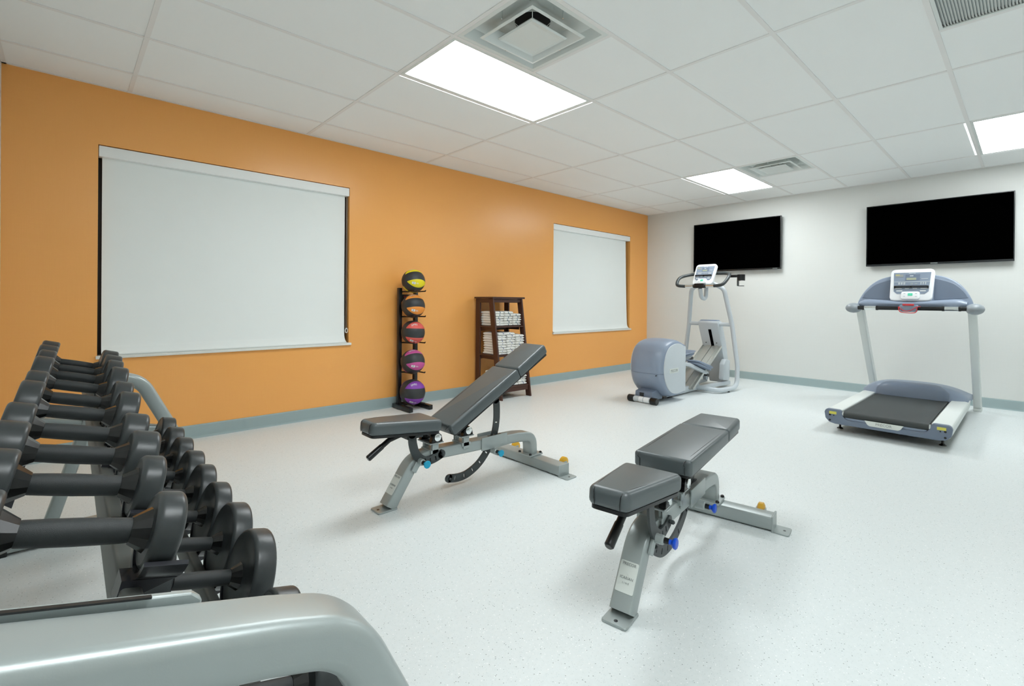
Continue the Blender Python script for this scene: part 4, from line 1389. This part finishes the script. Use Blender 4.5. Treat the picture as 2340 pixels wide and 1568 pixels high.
def console(t, base, w, h, lean):
    """white display head: base is the bottom centre of the face; the face looks towards -x and leans back"""
    B = Vector(base)
    upv = Vector((math.sin(lean), 0, math.cos(lean)))
    rt = Vector((0, -1, 0))
    nr = rt.cross(upv)                     # towards the user
    def P(a, z, d):
        return B + rt * a + upv * z + nr * d
    k = w * 0.5
    out = round_poly([(-k * 0.95, 0.0), (k * 0.95, 0.0), (k, h), (-k, h)], 0.045, 6)
    hd = MB().prism(out, P, -0.030, 0.012).build('display_head', M_WHITEPL, t, bevel=0.010, seg=3)
    ov = [(-k * 0.78, h * 0.28), (-k * 0.62, h * 0.20), (k * 0.62, h * 0.20), (k * 0.78, h * 0.28), (k * 0.84, h * 0.88), (-k * 0.84, h * 0.88)]
    MB().prism(ov, P, 0.0125, 0.0145).build('overlay', M_OVERLAY, hd, smooth=0)
    def chip(x0, x1, z0, z1, m, nm, d=0.016):
        MB().prism([(x0 * k, z0 * h), (x1 * k, z0 * h), (x1 * k, z1 * h), (x0 * k, z1 * h)], P, 0.0135, d).build(nm, m, hd, smooth=0)
    chip(-0.30, 0.36, 0.62, 0.82, M_BLUEGREY_D, 'display_bezel', 0.0152)
    chip(-0.24, 0.20, 0.64, 0.71, M_LCD, 'lcd', 0.0165)
    chip(-0.10, 0.06, 0.76, 0.78, M_LEGEND, 'legend', 0.0165)
    chip(-0.76, -0.40, 0.74, 0.82, M_PRINT, 'legend')
    chip(-0.76, -0.56, 0.80, 0.82, M_YELLOWLBL, 'warning_strip', 0.0166)
    chip(0.42, 0.72, 0.67, 0.68, M_LEGEND, 'legend')
    chip(-0.82, 0.82, 0.580, 0.588, M_LEGEND, 'legend')
    for r_ in range(3):
        for c_ in range(3):
            chip(0.40 + 0.10 * c_, 0.45 + 0.10 * c_, 0.50 + 0.025 * r_, 0.512 + 0.025 * r_, M_LEGEND, 'key')
            chip(-0.60 + 0.12 * c_, -0.52 + 0.12 * c_, 0.50 + 0.025 * r_, 0.512 + 0.025 * r_, M_LEGEND, 'key')
    chip(-0.04, 0.08, 0.49, 0.55, M_MIDGREY, 'key')
    chip(0.14, 0.26, 0.50, 0.54, M_MIDGREY, 'key')
    chip(-0.72, -0.42, 0.36, 0.38, M_LEGEND, 'legend')
    chip(-0.28, -0.08, 0.36, 0.38, M_LEGEND, 'legend')
    chip(0.08, 0.28, 0.36, 0.38, M_LEGEND, 'legend')
    chip(0.42, 0.72, 0.36, 0.38, M_LEGEND, 'legend')
    chip(-0.66, -0.38, 0.28, 0.31, M_LEGEND, 'legend')
    chip(0.40, 0.66, 0.28, 0.31, M_LEGEND, 'legend')
    # reading rack ledge
    MB().tube([P(-k * 0.74, h * 0.425, 0.028), P(k * 0.74, h * 0.425, 0.028)], 0.0055, 8).build('book_ledge', M_BLACKPL, hd)
    MB().tube([P(-k * 0.74, h * 0.400, 0.020), P(k * 0.74, h * 0.400, 0.020)], 0.0040, 8).build('book_ledge', M_BLACKPL, hd)
    for a in (-0.74, 0, 0.74):
        MB().obox(P(a * k, h * 0.412, 0.020), rt, upv, nr, 0.006, 0.009, 0.011).build('ledge_stop', M_BLACKPL, hd, bevel=0.002, seg=1)
    # key pod at the bottom with a green button
    pod = round_poly([(-k * 0.42, h * 0.02), (k * 0.42, h * 0.02), (k * 0.42, h * 0.26), (-k * 0.42, h * 0.26)], 0.022, 5)
    kp = MB().prism(pod, P, 0.010, 0.030).build('key_pod', M_WHITEPL, hd, bevel=0.006, seg=2)
    MB().prism(round_poly([(-0.018, h * 0.12), (0.018, h * 0.12), (0.018, h * 0.12 + 0.026), (-0.018, h * 0.12 + 0.026)], 0.005), P, 0.029, 0.032).build('green_key', M_GREEN, hd, smooth=0)
    for a in (-0.26, 0.26):
        for z in (0.09, 0.18):
            MB().prism(round_poly([(a * k - 0.007, h * z), (a * k + 0.007, h * z), (a * k + 0.007, h * z + 0.008), (a * k - 0.007, h * z + 0.008)], 0.002), P, 0.029, 0.0315).build('key', M_LTGREY, hd, smooth=0)
    text_part('PRECOR', 0.014, P(0, h * 0.845, 0.0150), rt, upv, M_LEGEND, hd)
build_treadmill()

# ------------------------------------------------------------------ elliptical trainer
def build_elliptical():
    t = thing('elliptical_trainer', 'blue-grey elliptical trainer with round rear housing in the far corner', 'elliptical trainer', (4.190, -1.560, 0))
    # drum housing
    base = [(0.500, 0.055), (0.300, 0.042), (0.150, 0.085), (0.045, 0.200), (0.000, 0.360), (0.030, 0.520), (0.110, 0.625), (0.250, 0.672), (0.390, 0.668), (0.500, 0.628)]
    base = [(p.x, p.y) for p in catmull([(a, z, 0) for a, z in base], 5)]
    cx, cz = 0.36, 0.35
    def ring(y, shrink):
        return [((a if a > 0.495 else cx + (a - cx) * (1 - shrink)), y, cz + (z - cz) * (1 - shrink * 0.8)) for a, z in base]
    Wd = 0.200
    rings = []
    for i in range(25):
        s = -1 + 2 * i / 24
        rings.append(ring(s * Wd, 0.10 * abs(s) ** 3 + 0.035 * abs(s) ** 16))
    MB().loft(rings, caps=True).build('drum_housing', M_BLUEGREY, t, smooth=60)
    # seam line round the back, two screws
    sm = []
    for i in range(25):
        s = -1 + 2 * i / 24
        r = ring(s * Wd, 0.10 * abs(s) ** 3 + 0.035 * abs(s) ** 16)
        sm.append(min(r, key=lambda p: abs(p[2] - 0.315) + (10 if p[0] > 0.3 else 0)))
    MB().tube([(p[0] + 0.0006, p[1], 0.315) for p in sm], 0.0016, 6).build('seam', M_BLUEGREY_D, t)
    MB().cyl((0.001, -0.135, 0.300), (0.016, -0.135, 0.300), 0.006, n=10).build('screw', M_BLACKPL, t)
    MB().cyl((0.03, 0.175, 0.330), (0.055, 0.175, 0.330), 0.006, n=10).build('screw', M_BLACKPL, t)
    # D-shaped side panels
    for s in (-1, 1):
        sh = 0.15
        D = [((a if a > 0.495 else cx + (a - cx) * (1 - sh) - 0.005), cz + (z - cz) * (1 - sh * 0.95)) for a, z in base]
        MB().prism(D, lambda a, z, d: (a, d, z), s * (Wd - 0.004), s * (Wd + 0.010)).build('side_panel', M_LTGREY, t, bevel=0.004, seg=2)
    np_ = MB().box((0.150, -Wd - 0.0145, 0.318), (0.330, -Wd - 0.0095, 0.366)).build('name_plate', M_PLATE_LBL, t, bevel=0.0015, seg=1)
    text_part('PRECOR', 0.040, (0.240, -Wd - 0.0145, 0.342), (1, 0, 0), (0, 0, 1), M_PRINT, np_)
    # rear foot: bracket, roller, socket
    b = MB()
    b.prism([(-0.020, 0.030), (-0.012, 0.120), (0.160, 0.150), (0.200, 0.030)], lambda a, z, d: (a, d, z), -0.105, 0.105)
    b.build('rear_bracket', M_BLUEGREY_D, t, bevel=0.010, seg=3)
    MB().box((-0.022, -0.005, 0.068), (-0.012, 0.045, 0.106)).build('power_socket', M_BLACKPL, t, bevel=0.002, seg=1)
    MB().cyl((-0.030, -0.105, 0.036), (-0.030, 0.105, 0.036), 0.030, n=24).build('roller_tube', M_LTGREY, t)
    MB().lathe([(-0.048, 0.0304), (0.000, 0.0304)], (-0.030, 0.035, 0.036), (0, 1, 0), 24, caps=False).build('instruction_label', M_WHITEPL, t)
    MB().lathe([(-0.055, 0.0304), (0.005, 0.0304)], (-0.030, -0.030, 0.036), (0, 1, 0), 24, caps=False).build('instruction_label', M_WHITEPL, t)
    for s in (-1, 1):
        MB().lathe([(0, 0.034), (0.004, 0.036), (0.070, 0.036), (0.075, 0.032)], (-0.030, s * 0.100, 0.036), (0, s, 0), 24).build('roller_end', M_BLACKPL, t)
    # centre spine on the floor
    MB().sweep([(0.35, 0, 0.050), (1.12, 0, 0.050)], rrect(0.130, 0.070, 0.010, 3), side=(0, 1, 0)).build('spine', M_LTGREY, t, smooth=40)
    MB().box((0.42, -0.05, 0.0), (0.50, 0.05, 0.02)).build('floor_pad', M_BLACKPL, t, smooth=0)
    # continuous tube: base hoop, uprights, top
    for s in (-1, 1):
        pts = [(1.060, s * 0.030, 0.055), (1.090, s * 0.330, 0.040), (1.500, s * 0.360, 0.040), (1.535, s * 0.350, 0.300), (1.520, s * 0.284, 0.810), (1.440, s * 0.215, 1.250), (1.400, s * 0.070, 1.330), (1.330, s * 0.030, 1.320)]
        path = fillet(pts, [0, 0.14, 0.13, 0.4, 0.6, 0.10, 0.05, 0], 8)
        MB().tube(path, 0.027, 16).build('frame_tube', M_LTGREY, t, smooth=40)
        MB().cyl((1.30, s * 0.345, 0.0), (1.30, s * 0.345, 0.02), 0.012, n=12).build('levelling_foot', M_BLACKPL, t)
        # crossbar stub to the hood
        MB().cyl((1.520, s * 0.290, 0.805), (1.520, s * 0.120, 0.805), 0.024, n=18).build('crossbar', M_LTGREY, t)
    # front hood
    def hoodring(z, x0, x1, hw):
        return [Vector((x, y, z)) for x, y in ((x0, -hw), (x0, hw), (x1 - 0.03, hw), (x1, hw - 0.03), (x1, -hw + 0.03), (x1 - 0.03, -hw))]
    MB().loft([hoodring(0.03, 1.780, 1.86, 0.120), hoodring(0.25, 1.700, 1.84, 0.125), hoodring(0.52, 1.590, 1.76, 0.128), hoodring(0.74, 1.490, 1.66, 0.130), hoodring(0.82, 1.455, 1.62, 0.130), hoodring(0.845, 1.470, 1.60, 0.122)], caps=True).build('front_hood', M_LTGREY, t, bevel=0.008, seg=2)
    MB().loft([hoodring(0.842, 1.472, 1.60, 0.118), hoodring(0.858, 1.485, 1.585, 0.105)], caps=True).build('hood_cap', M_BLUEGREY, t, bevel=0.004, seg=2)
    d = (Vector((1.490, 0, 0.74)) - Vector((1.590, 0, 0.52))).normalized()
    c = (Vector((1.490, 0, 0.74)) + Vector((1.590, 0, 0.52))) / 2
    MB().obox(c + d * -0.02 + Vector((-0.002, -0.012, 0)), d, (0, 1, 0), Vector((-d.z, 0, d.x)), 0.135, 0.018, 0.003).build('lift_slot', M_SCREEN, t, smooth=0)
    for s in (-1, 1):
        p = Vector((1.575, s * 0.070, 0.56))
        MB().cyl(p + Vector((-0.012, 0, 0)), p + Vector((0.01, 0, 0)), 0.006, n=10).build('screw', M_BLACKPL, t)
    MB().prism(round_poly([(1.52, 0.10), (1.70, 0.08), (1.72, 0.34), (1.60, 0.36), (1.54, 0.30)], 0.03), lambda a, z, dd: (a, dd, z), -0.185, -0.118).build('motor_cover', M_LTGREY, t, bevel=0.012, seg=2)
    MB().sweep([(1.05, -0.085, 0.045), (1.74, -0.155, 0.050)], rrect(0.05, 0.05, 0.008, 3), side=(0, 1, 0)).build('base_rail', M_LTGREY, t, smooth=40)
    MB().sweep([(1.05, 0.085, 0.045), (1.74, 0.155, 0.050)], rrect(0.05, 0.05, 0.008, 3), side=(0, 1, 0)).build('base_rail', M_LTGREY, t, smooth=40)
    # inclined ramp of two channels
    r0, r1 = Vector((0.850, 0, 0.060)), Vector((1.600, 0, 0.520))
    rd = (r1 - r0).normalized()
    rn = Vector((-rd.z, 0, rd.x))
    for s in (-1, 1):
        w0, w1 = (0.006, 0.125)
        prof = [(w0, -0.014), (w1, -0.014), (w1, 0.014), (w1 - 0.006, 0.014), (w1 - 0.006, -0.004), (w1 - 0.045, -0.004), (w1 - 0.050, 0.010), (w0, 0.010)]
        n = len(prof)
        b = MB()
        ra = [r0 + Vector((0, s * a, 0)) + rn * z for a, z in prof]
        rb = [r1 + Vector((0, s * a, 0)) + rn * z for a, z in prof]
        b.loft([ra, rb], caps=True)
        b.build('ramp', M_ALU, t, smooth=0)
    # pedal arms and foot pedals
    for s, px, pz, a in ((-1, 1.040, 0.300, -0.30), (1, 1.020, 0.420, 0.06)):
        y = s * 0.105
        ca, sa = math.cos(a), math.sin(a)
        def Q(x, yy, z):
            return (px + x * ca - z * sa, y + yy, pz + x * sa + z * ca)
        arm = [(0.46, y * 0.9, 0.40), Q(-0.28, 0, -0.030), Q(0.20, 0, -0.035)]
        MB().sweep(arm, rrect(0.050, 0.040, 0.008, 3), side=(0, 1, 0)).build('pedal_arm', M_LTGREY, t, smooth=40)
        MB().lathe([(-0.02, 0.030), (0.02, 0.030)], Q(0.19, 0, -0.085), (0, 1, 0), 20).build('ramp_wheel', M_MIDGREY, t)
        MB().obox(Q(0.19, 0, -0.055), (ca, 0, sa), (0, 1, 0), (-sa, 0, ca), 0.03, 0.028, 0.016).build('wheel_fork', M_BLACKPL, t, bevel=0.003, seg=1)
        outl = round_poly([(-0.19, -0.075), (0.10, -0.085), (0.19, -0.060), (0.19, 0.060), (0.10, 0.085), (-0.19, 0.075)], 0.03, 4)
        b = MB()
        b.prism(outl, lambda x, yy, z: Q(x, yy, z), 0.0, 0.018)
        po = b.build('foot_pedal', M_BLUEGREY, t, bevel=0.004, seg=1)
        rim = [Q(x, yy, 0.035) for x, yy in outl]
        pr_ = [(x, yy) for x, yy in outl]
        MB().sweep([Vector(Q(x, yy, 0.030)) for x, yy in pr_], rrect(0.012, 0.045, 0.004, 2), side=None, closed=True).build('pedal_rim', M_BLUEGREY, po, smooth=40)
    # handlebar loop with sensors
    loop = [(1.235, 0.120, 1.285), (1.225, 0.220, 1.285), (1.225, 0.300, 1.305), (1.330, 0.320, 1.395), (1.470, 0.250, 1.440), (1.500, 0.100, 1.450), (1.500, -0.100, 1.450), (1.470, -0.250, 1.440), (1.330, -0.320, 1.395), (1.225, -0.300, 1.305), (1.225, -0.220, 1.285), (1.235, -0.120, 1.285), (1.235, 0, 1.285)]
    MB().tube(catmull(loop, 5, closed=True), 0.020, 14, closed=True).build('handlebar_loop', M_PLATE, t, smooth=40)
    for s in (-1, 1):
        MB().tube([(1.2345, s * 0.085, 1.285), (1.229, s * 0.185, 1.285)], 0.0215, 16).build('pulse_plate', M_CHROME, t, smooth=40)
    MB().prism(round_poly([(-0.075, 1.258), (0.075, 1.258), (0.060, 1.316), (-0.060, 1.316)], 0.012), lambda a, z, dd: (dd, a, z), 1.205, 1.262).build('bar_clamp', M_BLACKPL, t, bevel=0.006)
    # curved neck under the display
    MB().tube(fillet([(1.245, 0, 1.255), (1.275, 0, 1.140), (1.400, 0, 1.120), (1.420, 0, 1.320)], [0, 0.07, 0.08, 0], 8), 0.025, 14).build('neck_tube', M_LTGREY, t, smooth=40)
    MB().prism(round_poly([(-0.07, 1.300), (0.07, 1.300), (0.06, 1.420), (-0.06, 1.420)], 0.015), lambda a, z, dd: (dd, a, z), 1.360, 1.440).build('display_mount', M_MIDGREY, t, bevel=0.006)
    console(t, (1.290, 0.0, 1.300), 0.275, 0.300, 0.50)
    # bottle holder on the right of the bar
    b = MB()
    b.box((1.480, -0.360, 1.392), (1.520, -0.262, 1.424))
    b.build('holder_arm', M_BLACKPL, t, bevel=0.006)
    b = MB()
    n = 20
    c = Vector((1.50, -0.398, 1.330))
    outer_, inner_ = [], []
    for k in range(n + 1):
        a = math.radians(-150 + 300 * k / n) + PI
        outer_.append((0.046 * math.cos(a), 0.046 * math.sin(a))); inner_.append((0.039 * math.cos(a), 0.039 * math.sin(a)))
    b.prism(outer_ + list(reversed(inner_)), lambda a, bb, z: (c.x + a, c.y + bb, z), 1.350, 1.425)
    b.build('cup_ring', M_BLACKPL, t, smooth=40)
    b = MB().box((1.480, -0.366, 1.285), (1.520, -0.356, 1.400))
    b.prism([(0.036 * math.cos(q), 0.036 * math.sin(q)) for q in [2 * PI * k / 20 for k in range(20)]], lambda a, bb, z: (c.x + a, c.y + bb, z), 1.282, 1.290)
    b.build('cup_base', M_PLATE, t, smooth=40)
build_elliptical()
